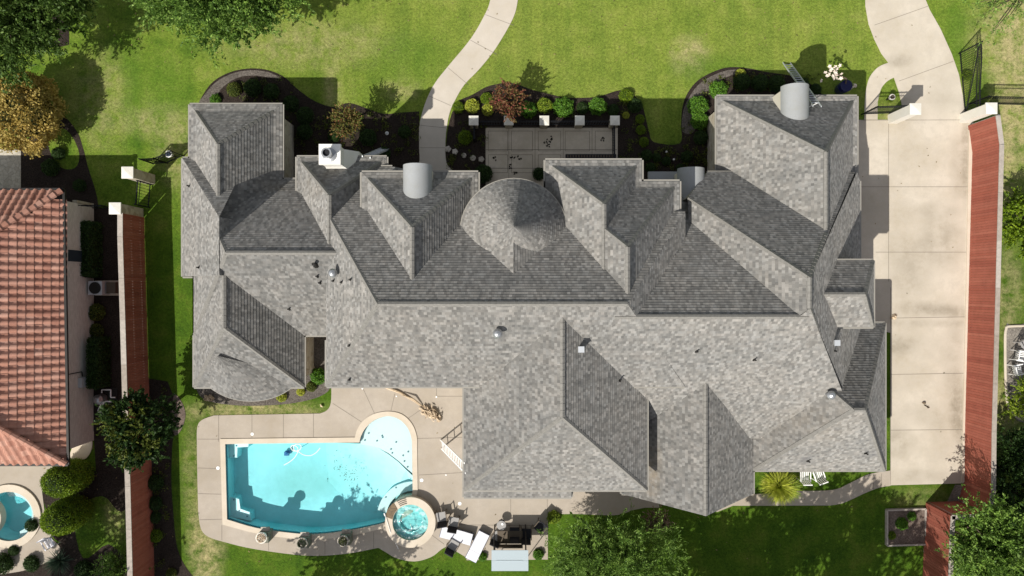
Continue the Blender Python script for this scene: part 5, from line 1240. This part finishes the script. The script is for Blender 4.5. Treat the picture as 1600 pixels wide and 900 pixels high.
x, y = ux(152,.6), uy(625,.6); build('filter', MB().lathe((x,y,0), [(.25,0),(.28,.1),(.28,.55),(.15,.7),(.05,.74)], 20), GALV, t)
pm = MB(); Q = lambda px, py, z=.35: (ux(px,z), uy(py,z), z)
for pp in ([Q(159,614),Q(159,609),Q(173,609),Q(173,621),Q(180,621)], [Q(153,642,.2),Q(158,630,.5),Q(166,627,.5),Q(178,628,.5)], [Q(154,644),Q(172,644)], [Q(166,644,.2),Q(166,631,.2),Q(178,634,.2)], [Q(156,640,.6),Q(163,628,.6)]): pm.path(pp, .035, 8)
build('pipes', pm, WHITE, t); build('pump', MB().tube(Q(160,638,.2), Q(170,638,.2), .12, .1, 12), BLACK, t); build('pad', MB().box(ux(144), ux(184), uy(674), uy(606), 0, .05), DARKMET, t)
build('valve_lid', MB().path([Q(150,659,.1),Q(154,656,.1),Q(159,659,.1),Q(155,663,.1),Q(150,659,.1)], .025, 6), WHITE, t)

# low ground cover and litter between the shrubs of the front beds
gc = []; 
for x0, x1, y0, y1, n in ((380,460,125,160,26),(445,655,172,240,110),(700,760,190,265,30),(800,990,156,180,40),(970,1015,190,260,30),(1020,1105,228,262,50),(1095,1280,118,148,60),(1060,1110,180,262,20),(236,262,600,890,40)):
    for i in range(n):
        x, y = ux(x0+rng.random()*(x1-x0)), uy(y0+rng.random()*(y1-y0)); r = .06+rng.random()*.17; k = int(26*r/.15)
        P = NR.normal(size=(k,3))*np.array([r*.5,r*.5,.04])+np.array([x,y,.09]); P[:,2] = np.abs(P[:,2])+.02; gc.append(leaf_quads(P, norm(NR.normal(size=(k,3))+[0,0,.5]), .09, .045))
mesh_np('ground_cover', np.vstack(gc), L_OLIVE, label='low patchy ground cover between the shrubs of the front beds', cat='ground cover', kind='stuff')
# stray leaves on lawn, drive and deck
lv = MB()
for i in range(420):
    px = rng.random()*1600; py = rng.choice((rng.random()*110, 640+rng.random()*250)) if px < 1340 else rng.random()*900
    c = Vector((ux(px), uy(py), .05)); a = rng.random()*6.28; l = .03+rng.random()*.035; d = Vector((math.cos(a), math.sin(a), rng.gauss(0,.3)))*l; s_ = Vector((-d.y, d.x, .01))*.5
    if 340 < px < 660 and 640 < py < 850: continue
    lv.add([c-d, c+s_, c+d, c-s_], [(0,1,2,3)])
build('stray_leaves', lv, m_island('stray_leaf', [(.10,.07,.03), (.25,.19,.09), (.05,.05,.02)], .8), label='stray fallen leaves scattered over the lawns and paving', cat='leaves', kind='stuff', origin=(0,0,0))
